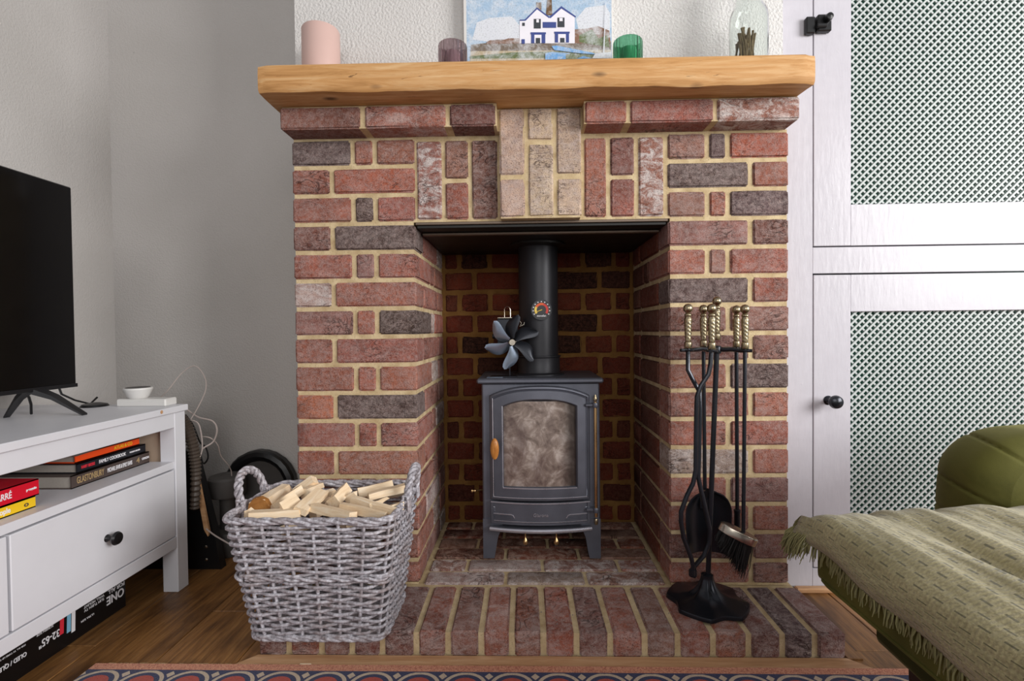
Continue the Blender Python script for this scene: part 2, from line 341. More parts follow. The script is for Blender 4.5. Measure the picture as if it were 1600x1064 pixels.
def tag(o, label=None, cat=None, group=None, kind=None):
    for k, v in (('label', label), ('category', cat), ('group', group), ('kind', kind)):
        if v: o[k] = v
    return o
def thing(name, loc, label, cat, group=None):
    o = bpy.data.objects.new(name, None); COL.objects.link(o); o.location = loc; ORG[o] = Vector(loc); o.empty_display_size = .05
    return tag(o, label, cat, group)
def text(body, size, mat, mtx, parent, name='lettering', ex=.0004, sx=1.0, sy=1.0, bold=0.0, align='CENTER'):
    cu = bpy.data.curves.new(name, 'FONT'); cu.body = body; cu.size = size; cu.extrude = ex; cu.align_x = align; cu.align_y = 'CENTER'; cu.offset = bold
    t = bpy.data.objects.new('tmp', cu); COL.objects.link(t)
    dg = bpy.context.evaluated_depsgraph_get(); dg.update()
    me = bpy.data.meshes.new_from_object(t.evaluated_get(dg)); bpy.data.objects.remove(t); bpy.data.curves.remove(cu)
    me.transform(mtx @ Matrix.Diagonal((sx, sy, 1, 1))); me.transform(Matrix.Translation(-ORG[parent]))
    me.materials.clear(); me.materials.append(M[mat]); me.name = name
    o = bpy.data.objects.new(name, me); COL.objects.link(o); o.parent = parent; ORG[o] = ORG[parent]; return o
def mat_axes(o, xa, ya):
    xa = Vector(xa).normalized(); ya = Vector(ya).normalized(); za = xa.cross(ya)
    return Matrix(((xa.x, ya.x, za.x, o[0]), (xa.y, ya.y, za.y, o[1]), (xa.z, ya.z, za.z, o[2]), (0, 0, 0, 1)))
# ================================================================ SETTING
def struct(mb, name, mat, **k): return tag(mb.build(name, mat, **k), kind='structure')
floor = struct(MB().box(-1.7, 2.0, -1.7, .62, -.06, -.012), 'floor', 'gap')
x = -1.62; ci = 0
while x < 1.95:
    y = .47 - [0.0, .62, .3, .95, .15][ci % 5] - .35
    ys = [.47]
    while y > -1.6: ys.append(y); y -= 1.15
    ys.append(-1.6)
    for a, b in zip(ys[:-1], ys[1:]):
        o = MB().box(x + .0008, x + .1842, b + .0008, a - .0008, -.012, 0, .0015).build('plank', 'floor', floor, origin=(x + .09, (a + b) / 2, 0))
        k = R(.82, 1.12); o.color = (k, k * R(.95, 1.0), k * R(.88, 1.0), 1)
    x += .185; ci += 1
struct(MB().box(-1.62, -1.52, -1.7, .55, 0, 2.4), 'wall_left', 'plaster2')
struct(MB().box(-1.52, -.66, .45, .55, 0, 2.4), 'wall_back', 'plaster2')
struct(MB().box(-.662, .647, .04, .44, 1.309, 2.4), 'wall_chimney', 'plaster')
struct(MB().box(.70, 2.0, .46, .56, 0, 2.4), 'wall_right', 'plaster2')
# ================================================================ FIREPLACE
fp = thing('fireplace', (0, .2, 0), 'exposed red brick chimney surround with pale projecting brick keystone around the stove', 'fireplace')
mo = MB()
e = .0058
mo.box(-.658 + .003, -.3314 - .006, e, .455, .056, 1.236)
mo.box(.3315 + .006, .640, e, .455, .056, 1.236)
mo.box(-.3374, .3375, e, .455, 1.024, 1.236)
mo.box(-.655, .640, e, .44, 1.236, 1.249)
mo.box(-.655, -.111, -.062 + e, .44, 1.249, 1.305)
mo.box(.108, .635, -.062 + e, .44, 1.249, 1.305)
mo.box(-.111, .108, -.02, .44, 1.249, 1.305)
mo.box(-.104, .101, -.028 + .005, .02, 1.024, 1.300)
mo.build('mortar', 'mortar', fp)
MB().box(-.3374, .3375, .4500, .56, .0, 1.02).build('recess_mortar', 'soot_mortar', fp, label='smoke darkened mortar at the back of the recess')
BC = {'r': '#985c4b', 'R': '#a35c46', 'o': '#ae6541', 'b': '#896156', 'd': '#544544', 'D': '#40322f', 'p': '#a8948a', 'w': '#9a6658', 'k': '#c6b09c', 'm': '#764c43'}
def brick(x0, x1, y0, y1, z0, z1, code, parent, eff=.15, jit=.0038, rough=1.0, soot_shade=1.0):
    hx, hy, hz = (x1 - x0) / 2, (y1 - y0) / 2, (z1 - z0) / 2
    c = .0050
    def ax(h):
        a = [-h, -h + c]
        if h > .04: a += [(-h + c) / 3 + R(-.01, .01), (h - c) / 3 + R(-.01, .01)]
        return a + [h - c, h]
    X, Y_, Z_ = ax(hx), ax(hy) if hy < .04 else [-hy, -hy + c, hy - c, hy], ax(hz) if hz > .04 else [-hz, -hz + c, 0, hz - c, hz]
    idx = {}; vs = []; fs = []
    nx, ny, nz = len(X), len(Y_), len(Z_)
    def V(i, j, k):
        if (i, j, k) in idx: return idx[i, j, k]
        p = [X[i], Y_[j], Z_[k]]; ex = [i in (0, nx - 1), j in (0, ny - 1), k in (0, nz - 1)]
        n = sum(ex)
        for q in range(3):
            s_ = 1 if p[q] > 0 else -1
            if ex[q]: p[q] -= s_ * ((.0022 * (n - 1)) + abs(R(0, jit)) * rough * (1 if n > 1 else .35))
            else: p[q] += R(-.0008, .0008)
        idx[i, j, k] = len(vs); vs.append(p); return idx[i, j, k]
    for i in range(nx - 1):
        for k in range(nz - 1):
            fs.append((V(i, 0, k), V(i + 1, 0, k), V(i + 1, 0, k + 1), V(i, 0, k + 1))); fs.append((V(i, ny - 1, k), V(i, ny - 1, k + 1), V(i + 1, ny - 1, k + 1), V(i + 1, ny - 1, k)))
    for j in range(ny - 1):
        for k in range(nz - 1):
            fs.append((V(0, j, k), V(0, j, k + 1), V(0, j + 1, k + 1), V(0, j + 1, k))); fs.append((V(nx - 1, j, k), V(nx - 1, j + 1, k), V(nx - 1, j + 1, k + 1), V(nx - 1, j, k + 1)))
    for i in range(nx - 1):
        for j in range(ny - 1):
            fs.append((V(i, j, 0), V(i, j + 1, 0), V(i + 1, j + 1, 0), V(i + 1, j, 0))); fs.append((V(i, j, nz - 1), V(i + 1, j, nz - 1), V(i + 1, j + 1, nz - 1), V(i, j + 1, nz - 1)))
    ctr = Vector(((x0 + x1) / 2, (y0 + y1) / 2, (z0 + z1) / 2))
    o = MB().add([Vector(p) + ctr for p in vs], fs).build('brick', 'brick' if soot_shade > .9 else ('brick_smoked' if soot_shade > .5 else 'brick_sooty'), parent, origin=ctr, smooth=50)
    cc = lin(BC[code]); k = R(.86, 1.14)
    o.color = (cc[0] * k, cc[1] * k * R(.93, 1.07), cc[2] * k * R(.93, 1.07), {'w': 1.0, 'p': .8}.get(code, eff))
    return o
J = .0055     # half joint
LX = {0: [-.6595, -.497, -.438, -.3314], 1: [-.6595, -.554, -.3314]}
RX = {0: [.3315, .434, .487, .643], 1: [.3315, .545, .643]}
Lc = ['drr', 'rR', 'rdr', 'md', 'rbr', 'pr', 'brD', 'rr', 'rrr', 'od', 'rrr', 'rr', 'rbr', 'rr', 'rdr', 'br']
Rc = ['bdR', 'dr', 'brd', 'bm', 'rbr', 'dr', 'mb', 'mb', 'rd', 'rr', 'rr', 'pr', 'rb', 'rr', 'mb', 'rb']
SL = ['rb', 'br', 'pr', 'bp', 'rr']
for i in range(1, 17):
    z0 = .122 + .075 * (15 - i) + (.005 if i < 16 else 0); z1 = .122 + .075 * (16 - i) - .005
    if i == 16: z0, z1 = .062, .117
    for side, tbl, cols in ((-1, LX, Lc), (1, RX, Rc)):
        xs = tbl[(i + 1) % 2]
        if side == 1 and i in (7, 9, 11, 13): xs = [.3315, .487, .643]
        if side == 1 and i == 15: xs = [.3315, .546, .643]
        cs = cols[i - 1]
        for k in range(len(xs) - 1):
            a = xs[k] + (0 if k == 0 else J); b = xs[k + 1] - (0 if k == len(xs) - 2 else J)
            dep = .1025 if (b - a > .14) else .215
            inner = (k == len(xs) - 2) if side < 0 else (k == 0)
            if not inner: dep = .1025
            brick(a, b, 0, dep, z0, z1, cs[k % len(cs)], fp)
            if inner and z1 < 1.02:                     # returns into the recess
                yy = dep + .01
                pat = [.215, .1] if dep < .15 else [.05, .155]
                if dep > .15 and i % 3 == 0: pat = [.1025, .1025]
                for q, L_ in enumerate(pat):
                    y2 = min(yy + L_, .444)
                    c_ = random.choice('rrbmrRb')
                    if side < 0: brick(-.3314 - .06, -.3314, yy, y2, z0, z1, random.choice('rrbpR'), fp)
                    else: brick(.3315, .3315 + .06, yy, y2, z0, z1, c_, fp, soot_shade=.72)  # right return tinted darker, its shade from the window put into the colour
                    yy = y2 + .01
                    if yy > .42: break
# back of the recess
BO = [-.3314, -.221, -.001, .218, .3315]; BE = [-.3314, -.274, -.166, .054, .161, .268, .3315]
bcol = {4: 'rDrrdr', 5: 'rrDd', 6: 'brrrrr', 7: 'rrDr', 8: 'rDbDrr', 9: 'rdrr', 10: 'rrrrrr', 11: 'rrrr', 12: 'mrrrrm', 13: 'rmrr', 14: 'rrmrrr', 15: 'mrrm', 16: 'rrrrrr'}
for i in range(4, 17):
    z0 = .122 + .075 * (15 - i) + .006; z1 = .122 + .075 * (16 - i) - .006
    if i == 16: z0 = .062
    xs = BE if i % 2 == 0 else BO
    for k in range(len(xs) - 1):
        brick(xs[k] + .007, xs[k + 1] - .007, .445, .50, z0, z1, bcol[i][k % len(bcol[i])], fp, eff=.0, soot_shade=.36)
# soldier course and keystone
zt, zb = 1.2365, 1.0295
S_ = [(-.3265, -.260, 0, zb, zt, 'w', .6), (-.2515, -.190, 0, zb, 1.1265, 'r', .1), (-.2515, -.190, 0, 1.1365, zt, 'b', .1), (-.1815, -.1125, 0, zb, zt, 'm', .25),
      (-.1065, -.041, -.028, zb - .003, 1.1245, 'k', .3), (-.1065, -.041, -.028, 1.1345, 1.304, 'k', .3), (-.0325, .0325, -.028, zb - .003, 1.212, 'k', .3), (-.0325, .0325, -.028, 1.222, 1.304, 'k', .3),
      (.0405, .104, -.028, zb - .003, 1.1245, 'k', .3), (.0405, .104, -.028, 1.1345, 1.304, 'k', .3),
      (.1145, .1725, 0, zb, zt, 'r', .15), (.1825, .245, 0, 1.1375, zt, 'm', .1), (.1825, .245, 0, zb, 1.1285, 'r', .1), (.2555, .321, 0, zb, zt, 'w', 1.0)]
for a, b, y, z0, z1, c_, ef in S_: brick(a, b, y, .1, z0, z1, c_, fp, eff=ef)
for a, b, c_, ef in ((-.66, -.4545, 'm', .05), (-.4435, -.2385, 'r', .4), (-.2285, -.1135, 'm', .05), (.110, .2135, 'r', .15), (.2225, .4275, 'r', .15), (.4365, .639, 'w', 1.0)):
    brick(a, b, -.062, .06, 1.2475, 1.304, c_, fp, eff=ef)
# lintel lip and register plate
MB().box(-.332, .332, .004, .085, 1.0165, 1.0235, .001).build('lintel_bar', 'dull_steel', fp)
MB().box(-.329, .329, .085, .444, 1.003, 1.012, .001).build('register_plate', 'steel_plate', fp)
MB().box(-.327, .327, .066, .082, 1.000, 1.0075, .002).build('plate_edge', 'dull_steel', fp)
MB().box(-.329, .329, .010, .066, 1.0085, 1.0160, .001).build('plate_flange', 'steel_plate', fp)
MB().lathe([(.085, 0), (.085, .006), (.07, .006)], (-.002, .25, .996), 32).build('flue_collar', 'steel_plate', fp)
# ---------------------------------------------------------------- hearth
he = thing('hearth', (0, 0, 0), 'raised brick hearth slab of rowlock bricks in front of and under the stove', 'hearth')
MB().box(-.652, .651, -.209, .07, 0, .0545).box(-.652, .640, .07, .4498, 0, .0545).build('mortar', 'mortar', he)
HX = [-.656, -.588, -.513, -.443, -.374, -.297, -.225, -.150, -.081, -.010, .064, .139, .216, .289, .367, .445, .519, .590, .656]
HC = 'mrbmmrbrrRbrbrrmdb'
for k in range(18):
    a, b = HX[k] + (.006 if k else 0), HX[k + 1] - (.006 if k < 17 else 0)
    o = brick(a, b, -.215, -.010, .001, .060, HC[k], he, eff=.35, jit=.003)
yy = .004; row = 0
offs = [(-.104, .114), (-.218, -.001, .216), (-.11, .11), (-.2, .02, .24), (-.12, .1), (-.23, -.01, .2)]
while yy < .43:
    xs = [-.327] + list(offs[row % 6]) + [.327]
    for k in range(len(xs) - 1): brick(xs[k] + .004, xs[k + 1] - .004, yy, min(yy + .068, .44), .001, .060, random.choice('bpbr'), he, eff=.9, jit=.002, soot_shade=.6 if yy > .14 else 1.0)
    yy += .0755; row += 1
ash = MB()
for k in range(150):
    x, y = R(-.3, .3), R(-.0, .30) if k % 4 else R(-.19, 0); r = R(.0008, .0024)
    ash.add([(x - r, y - r, .0602), (x + r, y - r * .6, .0602), (x + r * .2, y + r, .0602), (x, y, .0602 + r)], [(0, 1, 3), (1, 2, 3), (2, 0, 3), (0, 2, 1)])
ash.build('ash_crumbs', 'plank_edge', he, kind='stuff', smooth=0)
# oak strip around the hearth
struct(MB().prism([(-.656, -.216), (-.694, -.252), (.694, -.252), (.656, -.216)], 0, .006, 'xy'), 'trim_1', 'trim')
struct(MB().box(.66, .694, -.214, .086, 0, .004, .001), 'trim_2', 'floor')
struct(MB().box(.70, 1.9, .068, .088, 0.0, .014, .003), 'trim_3', 'trim')
# ---------------------------------------------------------------- mantel shelf
def mantel():
    mb = MB(); n = 60; xs = [-.676 + 1.31 * i / (n - 1) for i in range(n)]
    ws = [math.sin(i * .37) * .0016 + math.sin(i * .9 + 1) * .0009 + R(-.0006, .0006) for i in range(n)]
    ring = []
    for i, x in enumerate(xs):
        w_ = ws[i]; tp = 1.3700 - .0035 * (x - .0) ; bt = 1.3075 - .0075 * (x + .67) / 1.3
        y0 = -.137; e_ = .0 if 0 < i < n - 1 else .004
        sec = [(y0 + .006 + e_, bt + .000 + w_), (y0 + .001 + e_, bt + .006 + w_), (y0 + e_, bt + .02), (y0 + e_, tp - .02), (y0 + .0015 + e_, tp - .004 + w_ * .5), (y0 + .005 + e_, tp - e_), (-.05, tp - e_), (.04, tp - e_), (.04, 1.3062), (-.06, 1.3062), (-.1, (bt + 1.3062) / 2)]
        ring += [(x, a, b) for a, b in sec]
    m = 11
    fs = [(i * m + k, (i + 1) * m + k, (i + 1) * m + (k + 1) % m, i * m + (k + 1) % m) for i in range(n - 1) for k in range(m)] + [tuple(range(m)), tuple(range((n - 1) * m, n * m))[::-1]]
    return tag(mb.add(ring, fs).build('mantel_shelf', 'mantel', smooth=40), 'thick reclaimed pine mantel beam with knots above the brick surround', 'shelf')
mantel()
# ================================================================ CUPBOARD
cu = thing('cupboard', (1.2, .2, 0), 'built-in white gloss cupboard with lattice doors right of the brick chimney', 'cupboard')
fy = .09
MB().box(.645, .7535, fy, .13, .004, 2.3, .001).build('frame_post', 'gloss', cu)
MB().box(.7535, 1.9, fy, .13, .884, .956, .001).build('frame_rail', 'gloss', cu)
MB().box(.7535, 1.9, fy, .13, .004, .06, .001).build('bottom_rail', 'gloss', cu)
MB().box(.645, 1.9, .40, .42, .0, 2.3).build('back_panel', 'green_cloth', cu)
MB().box(.747, .757, .128, .135, .05, 2.3).build('door_stop', 'gap', cu)  # thin dark strip set behind the gap beside the doors
def door(z0, z1, lz0, lz1, lx0=.857, lx1=1.62, x0=.7555, x1=1.72):
    d = MB().box(x0, lx0, fy - .001, fy + .025, z0, z1, .0012).build('door', 'gloss', cu)
    def P(n_, *b): return MB().box(*b, .0008).build(n_, 'gloss', d)
    if lz0 > z0 + .02: P('door_rail', lx0, lx1, fy - .0005, fy + .025, z0, lz0)
    if lz1 < z1 - .02: P('door_rail', lx0, lx1, fy - .0005, fy + .025, lz1, z1)
    P('door_stile', lx1, x1, fy - .0005, fy + .025, z0, z1)
    mb = MB(); pitch = .0203; hw = .0025
    X0, X1, Z0, Z1 = lx0 - .004, lx1 + .004, lz0 - .004, lz1 + .004
    for sgn, yb in ((1, fy + .009), (-1, fy + .0125)):
        span = (X1 - X0) + (Z1 - Z0); k = 0
        t = pitch / 2
        while t < span:
            # line: x + z' = t (sgn -1) or x - z' ...
            if sgn == -1: a, b = (X0 + max(0, t - (Z1 - Z0)), Z0 + min(t, Z1 - Z0)), (X0 + min(t, X1 - X0), Z0 + max(0, t - (X1 - X0)))
            else: a, b = (X0 + max(0, t - (Z1 - Z0)), Z1 - min(t, Z1 - Z0)), (X0 + min(t, X1 - X0), Z1 - max(0, t - (X1 - X0)))
            dv = Vector((b[0] - a[0], b[1] - a[1])); L_ = dv.length
            if L_ > .003:
                dv /= L_; nn = Vector((-dv.y, dv.x)) * hw
                mb.prism([(a[0] + nn.x, a[1] + nn.y), (b[0] + nn.x, b[1] + nn.y), (b[0] - nn.x, b[1] - nn.y), (a[0] - nn.x, a[1] - nn.y)], yb, yb + .0035)
            t += pitch
    mb.build('lattice', 'lattice', d, smooth=0, kind='stuff')
    MB().box(lx0 - .003, lx1 + .003, fy + .021, fy + .024, lz0 - .003, lz1 + .003).build('backing', 'green_cloth', d)
    return d
d1 = door(.9595, 2.3, 1.0725, 1.95); d2 = door(.064, .8795, .14, .7775)
MB().lathe([(0, -.048), (.010, -.0475), (.0165, -.043), (.0185, -.036), (.0165, -.028), (.0085, -.021), (.006, -.012), (.0085, -.004), (.013, -.001)], (.795, fy - .001, .532), 28, 'y').build('knob', 'iron', d2, label='glossy black knob')
la = MB().box(.728, .7525, fy - .016, fy - .001, 1.534, 1.580, .003).build('latch_keep', 'black', cu)
lt = MB().box(.7575, .795, fy - .018, fy - .002, 1.538, 1.584, .003)
lt.box(.752, .779, fy - .026, fy - .016, 1.545, 1.555, .002); lt.lathe([(.0, -.024), (.009, -.022), (.011, -.012), (.009, 0)], (.781, fy - .012, 1.569), 14, 'y'); lt.build('latch', 'black', d1, label='black cupboard latch')
# ================================================================ STOVE
st = thing('wood_burning_stove', (-.003, .28, .06), 'small black cast iron wood burning stove standing in the brick recess', 'stove')
MB().box(-.174, .172, .150, .415, .152, .580, .004).build('body', 'stove', st)
MB().box(-.187, .182, .135, .425, .580, .5945, .004).build('top_plate', 'stove', st)
for sx, x0 in ((-1, -.174), (1, .172)):
    for y0 in (.150, .37):
        xi = x0 - sx * .050; xb = x0 - sx * .034
        MB().prism([(x0, .18), (xi - sx * .012, .18), (xi - sx * .004, .150), (xi + sx * .006, .125), (xb, .068), (xb + sx * .002, .0625), (x0, .0625)], y0 - .004, y0 + .035).build('leg', 'stove', st)
def loops_door(L, mat_names, name, x0, x1, zb, zs, zm, base_y, bow, parent, inner=True, holes=False):
    # L: list of (inset, y offset); frame with an arched head, bowed forwards
    def shape(ins, yo):
        a, b, c_, d_ = x0 + ins, x1 - ins, zb + ins, zs - ins * .8; dm = zm - ins
        pts = []; rc = .012
        for i in range(10): pts.append((a + (b - a) * i / 10, c_))
        for i in range(10): pts.append((b, c_ + (d_ - c_) * i / 10))
        for i in range(20):
            t = i / 20; xx = b + (a - b) * t; q = 1 - abs(2 * t - 1) ** 2.6; pts.append((xx, d_ + (dm - d_) * q))
        for i in range(10): pts.append((a, d_ + (c_ - d_) * i / 10))
        xm, hw = (x0 + x1) / 2, (x1 - x0) / 2
        return [(p, base_y + yo - bow * (1 - ((p - xm) / hw) ** 2), q) for p, q in pts]
    vs = []; n = 50
    for ins, yo in L: vs += shape(ins, yo)
    fs = [(i * n + k, i * n + (k + 1) % n, (i + 1) * n + (k + 1) % n, (i + 1) * n + k) for i in range(len(L) - 1) for k in range(n)]
    return MB().add(vs, fs).build(name, mat_names, parent, smooth=40), shape
BOW = .022
dr, shp = loops_door([(.0, .03), (0, .004), (.002, .001), (.006, 0), (.008, .003), (.0105, .004), (.0125, .0), (.036, -.001), (.0385, .0015), (.041, .008), (.041, .014)], 'stove', 'door', -.151, .141, .240, .545, .573, .138, BOW, st)
gl = shp(.040, .009)
gx = [p[0] for p in gl]
def gfn(u, v):
    xx = -.112 + .214 * u; zz = .279 + .250 * v; return (xx, .138 + .009 - BOW * (1 - ((xx + .005) / .146) ** 2), zz)
g_ = MB().grid(gfn, 12, 10).build('glass', 'soot', dr, origin=(-.005, .12, .40), smooth=60)
# raised bead lines, their pale colour paints in highlights as well as wear
def bead(pts, r=.0016, mat='stove_edge', parent=None, name='bead'): return MB().tube(pts, r, 6).build(name, mat, parent or dr)
def by(x, yo=0.0): return .138 + yo - BOW * (1 - ((x + .005) / .146) ** 2)
def line(x0, z0, x1, z1, yo, n=12): return [(x0 + (x1 - x0) * i / n, by(x0 + (x1 - x0) * i / n, yo), z0 + (z1 - z0) * i / n) for i in range(n + 1)]
bead(line(-.1415, .2495, .1315, .2495, 0), .0016); bead(line(-.1415, .250, -.1415, .538, 0), .0013); bead(line(-.113, .2775, .102, .2775, .000), .0018)
bead(line(-.113, .279, -.113, .520, .001), .0012)
hd = MB(); hd.grid(lambda u, v: (-.1345 + .0125 * math.cos(u * 6.2832) * math.sin(v * 3.1416), .102 - .009 * math.sin(u * 6.2832) * math.sin(v * 3.1416), .397 - .031 * math.cos(v * 3.1416)), 14, 12, True)
hd.build('door_handle', M.setdefault('handle_wood', m_wood('varnished_handle', '#8e5626', '#b87a3c', '#d59a58', sc=(30, 30, 6), knots=False, rough=.3)), dr, label='oval varnished wooden door handle', smooth=80)
MB().box(-.138, -.130, .11, .14, .388, .404, .002).build('handle_stem', 'iron', dr)
# ash door
def panel(x0, x1, z0, z1, yo, name, parent, depth=.02):
    n = 14; vs = []
    for i in range(n + 1):
        xx = x0 + (x1 - x0) * i / n; yb = by(xx, yo); vs += [(xx, yb, z0), (xx, yb, z1), (xx, yb + depth, z1), (xx, yb + depth, z0)]
    fs = [(i * 4 + k, (i + 1) * 4 + k, (i + 1) * 4 + (k + 1) % 4, i * 4 + (k + 1) % 4) for i in range(n) for k in range(4)] + [(0, 1, 2, 3), (n * 4 + 3, n * 4 + 2, n * 4 + 1, n * 4)]
    return MB().add(vs, fs).build(name, 'stove', parent, smooth=30)
ad = panel(-.150, .141, .171, .235, .003, 'ash_door', st)
bead(line(-.149, .2335, .140, .2335, .001), .0022, parent=ad); panel(-.149, .140, .171, .178, -.0005, 'ash_door_rim', ad, .006)
panel(-.149, -.142, .171, .233, -.0005, 'ash_door_rim', ad, .006); panel(.133, .140, .171, .233, -.0005, 'ash_door_rim', ad, .006)
bead(line(-.141, .1795, .132, .1795, 0.0015), .0012, parent=ad)
for s_ in (-1, 1):
    for k in range(4):
        z = .1995 - k * .0045; xa = -.1415 if s_ < 0 else .1315; L_ = .050 - k * .0
        xb = xa - s_ * (L_ + k * .003)
        pts = line(xa, z, xb, z, .0025, 5) + [(xb - s_ * .007, by(xb, .0025), z - .0025), (xb - s_ * .012, by(xb, .0025), max(.180, z - .011))]
        bead(pts, .0010 if k else .0017, 'stove_edge' if k == 0 else 'stove', ad, 'moulding')
    for k in range(3):
        rr = .018 - k * .005; xa = -.1415 if s_ < 0 else .1315
        bead([(xa - s_ * rr * math.cos(a), by(xa, .0025), .2005 + rr * math.sin(a)) for a in [i * math.pi / 2 / 6 for i in range(7)]], .0009, 'stove_edge' if k == 0 else 'stove', ad, 'moulding')
text('Glarona', .0135, 'stove_edge', mat_axes((-.004, by(-.004, .0022), .1995), (1, 0, 0), (0, 0, 1)), ad, ex=.0005, sx=1.0)
lip = MB(); n = 16
lip.tube([(-.152 + .295 * i / n, by(-.152 + .295 * i / n, -.010), .158) for i in range(n + 1)], .0058, 10); lip.build('ash_lip', 'stove_edge', st)
lp = panel(-.150, .142, .150, .162, -.008, 'ash_shelf', st, .05)
for kx in (-.049, .040):
    MB().lathe([(0, -.0095), (.005, -.008), (.0078, -.003), (.0078, .001), (.0055, .006), (.003, .010), (.002, .016), (.002, .026)], (kx, .112, .127), 18).build('air_control_knob', 'brass_rod', st, label='small brass teardrop air knob')
hr = MB().lathe([(.0046, 0), (.0046, .335)], (.1565, .128, .192), 12).build('hinge_rod', 'brass_rod', st, label='polished brass hinge rod')
MB().lathe([(0, .0), (.005, .002), (.0065, .009), (.004, .015), (.003, .02)], (.1565, .128, .527), 14).build('finial', 'brass', hr)
MB().lathe([(.004, 0), (.0055, .004), (.0055, .014), (.004, .017)], (.1565, .128, .170), 14).build('finial', 'brass', hr)
for z in (.205, .510):
    b = MB().lathe([(.0075, 0), (.0085, .002), (.0085, .012), (.0075, .014)], (.1565, .128, z), 14); b.box(.128, .158, .126, .150, z + .003, z + .011, .002); b.build('hinge_lug', 'stove', st)
kb = MB().tube([(-.174, .2, .25), (-.196, .19, .25)], .0025, 8); kb.build('side_control_stem', 'brass_rod', st)
MB().lathe([(.004, 0), (.0065, .001), (.0065, .005), (.0035, .006), (.0035, .009), (.0055, .010), (.0055, .014), (0, .016)], (-.212, .188, .25), 14, 'x').build('side_control_knob', 'brass_rod', st, label='small brass side control knob')
# flue
fx, fyy = -.001, .285
fl = thing('flue_pipe', (fx, fyy, .5945), 'black steel flue pipe rising from the stove top', 'pipe')
MB().lathe([(.060, .053), (.0625, .056), (.0625, .405)], (fx, fyy, .5945), 48).build('pipe', 'flue', fl)
MB().lathe([(.080, .0), (.080, .004), (.069, .007), (.067, .010), (.067, .054), (.070, .057), (.070, .060), (.0625, .061)], (fx, fyy, .5945), 48).build('spigot_collar', 'flue', fl)
# thermometer on the flue
tc = Vector((.006, fyy - .0655, .797)); nrm = Vector((.08, -1, 0)).normalized(); xa = Vector((-nrm.y, nrm.x, 0)); za = Vector((0, 0, 1))
th = thing('stove_thermometer', tc, 'round black dial thermometer with red and yellow scale stuck on the flue', 'thermometer')
def disc(r0, r1, a0, a1, mat, name, lift, parent=th, n=28, c=(0, 0), ctr=tc, thk=.0006):
    vs = []
    for i in range(n + 1):
        a = a0 + (a1 - a0) * i / n
        for r in (r0, r1):
            for l in (lift, lift + thk): vs.append(ctr + xa * (c[0] + r * math.cos(a)) + za * (c[1] + r * math.sin(a)) + nrm * l)
    fs = []
    for i in range(n):
        p, q = i * 4, i * 4 + 4
        fs += [(p + 1, p + 3, q + 3, q + 1), (p, q, q + 2, p + 2), (p + 2, q + 2, q + 3, p + 3), (p, p + 1, q + 1, q)]
    return MB().add(vs, fs).build(name, mat, parent, smooth=0)
disc(0.0003, .0305, 0, 2 * math.pi, 'black', 'dial', 0, thk=.004)
disc(.0303, .0318, 0, 2 * math.pi, 'iron', 'bezel', 0, thk=.0055)
disc(.0145, .0215, math.radians(150), math.radians(215), 'g_yellow', 'scale_band', .0042); disc(.0145, .0215, math.radians(70), math.radians(150), 'g_orange', 'scale_band', .0042); disc(.0145, .0215, math.radians(-35), math.radians(70), 'g_red', 'scale_band', .0042)
tk = MB()
for k in range(11):
    a = math.radians(-30 + 24 * k); c = tc + nrm * .0045 + xa * .0255 * math.cos(a) + za * .0255 * math.sin(a)
    tk.add([c + xa * sx * .0016 + za * sz * .0016 + nrm * l for sx in (-1, 1) for sz in (-1, 1) for l in (0, .0004)], [(0, 1, 3, 2), (4, 6, 7, 5), (0, 4, 5, 1), (2, 3, 7, 6), (0, 2, 6, 4), (1, 5, 7, 3)])
tk.build('scale_marks', 'ink_white', th, smooth=0)
pa = math.radians(200); p0 = tc + nrm * .0052
MB().tube([p0 - (xa * math.cos(pa) + za * math.sin(pa)) * .002, p0 + (xa * math.cos(pa) + za * math.sin(pa)) * .020], [.0016, .0008], 6).build('pointer', 'g_yellow', th)
text('stovefan', .0085, 'ink_white', mat_axes(tc + nrm * .0045 - za * .0180, xa, za), th, bold=.0001)
# stove fan
fc = Vector((-.083, .190, .6995))
fa = thing('stove_fan', (-.090, .20, .5945), 'heat powered stove fan with six curved metal blades on the stove top', 'fan')
for k, ang in enumerate((102, 45, -18, -82, -145, -205)):
    a0 = math.radians(ang); n1, n2 = 9, 7
    def bl(u, v, a0=a0):
        r = .011 + .066 * u; wid = .0250 * (math.sin(math.pi * min(1, .16 + u ** 1.5 * .82)) ** .55) * (.55 + .5 * u); s = (v - .5) * 2
        curve = -.030 * u * u
        t_ = s * wid + curve
        x = r * math.cos(a0) - t_ * math.sin(a0); z = r * math.sin(a0) + t_ * math.cos(a0)
        return (fc.x + x, fc.y + .009 * s * (1 - .3 * u) - .004 * (1 - s * s), fc.z + z)
    b = MB().grid(bl, n1, n2); nb = len(b.v)
    b.v += [p + Vector((0, .0012, 0)) for p in b.v]; b.f += [tuple(i + nb for i in f) for f in b.f]
    b.build('blade', 'fan_blade' if k in (3, 4, 5) else 'fan_dark', fa, smooth=60)  # left-hand blades take the painted reflection colour, the others stay black
MB().lathe([(.004, -.014), (.009, -.014), (.0095, -.011), (.0095, .0), (.012, .002), (.012, .008)], fc, 24, 'y').build('hub', 'steel', fa)
MB().lathe([(.0, .006), (.016, .006), (.016, .034), (.0, .034)], fc, 24, 'y').build('motor', 'fan_dark', fa)
b = MB().box(-.130, -.066, .222, .230, .676, .772, .002)
for k in range(5): b.box(-.128 + k * .013, -.1255 + k * .013, .230, .250, .70, .772, .0006)
b.build('heat_sink', 'fan_dark', fa); MB().box(-.128, -.068, .205, .250, .772, .7755, .001).build('top_fin', 'steel', fa)
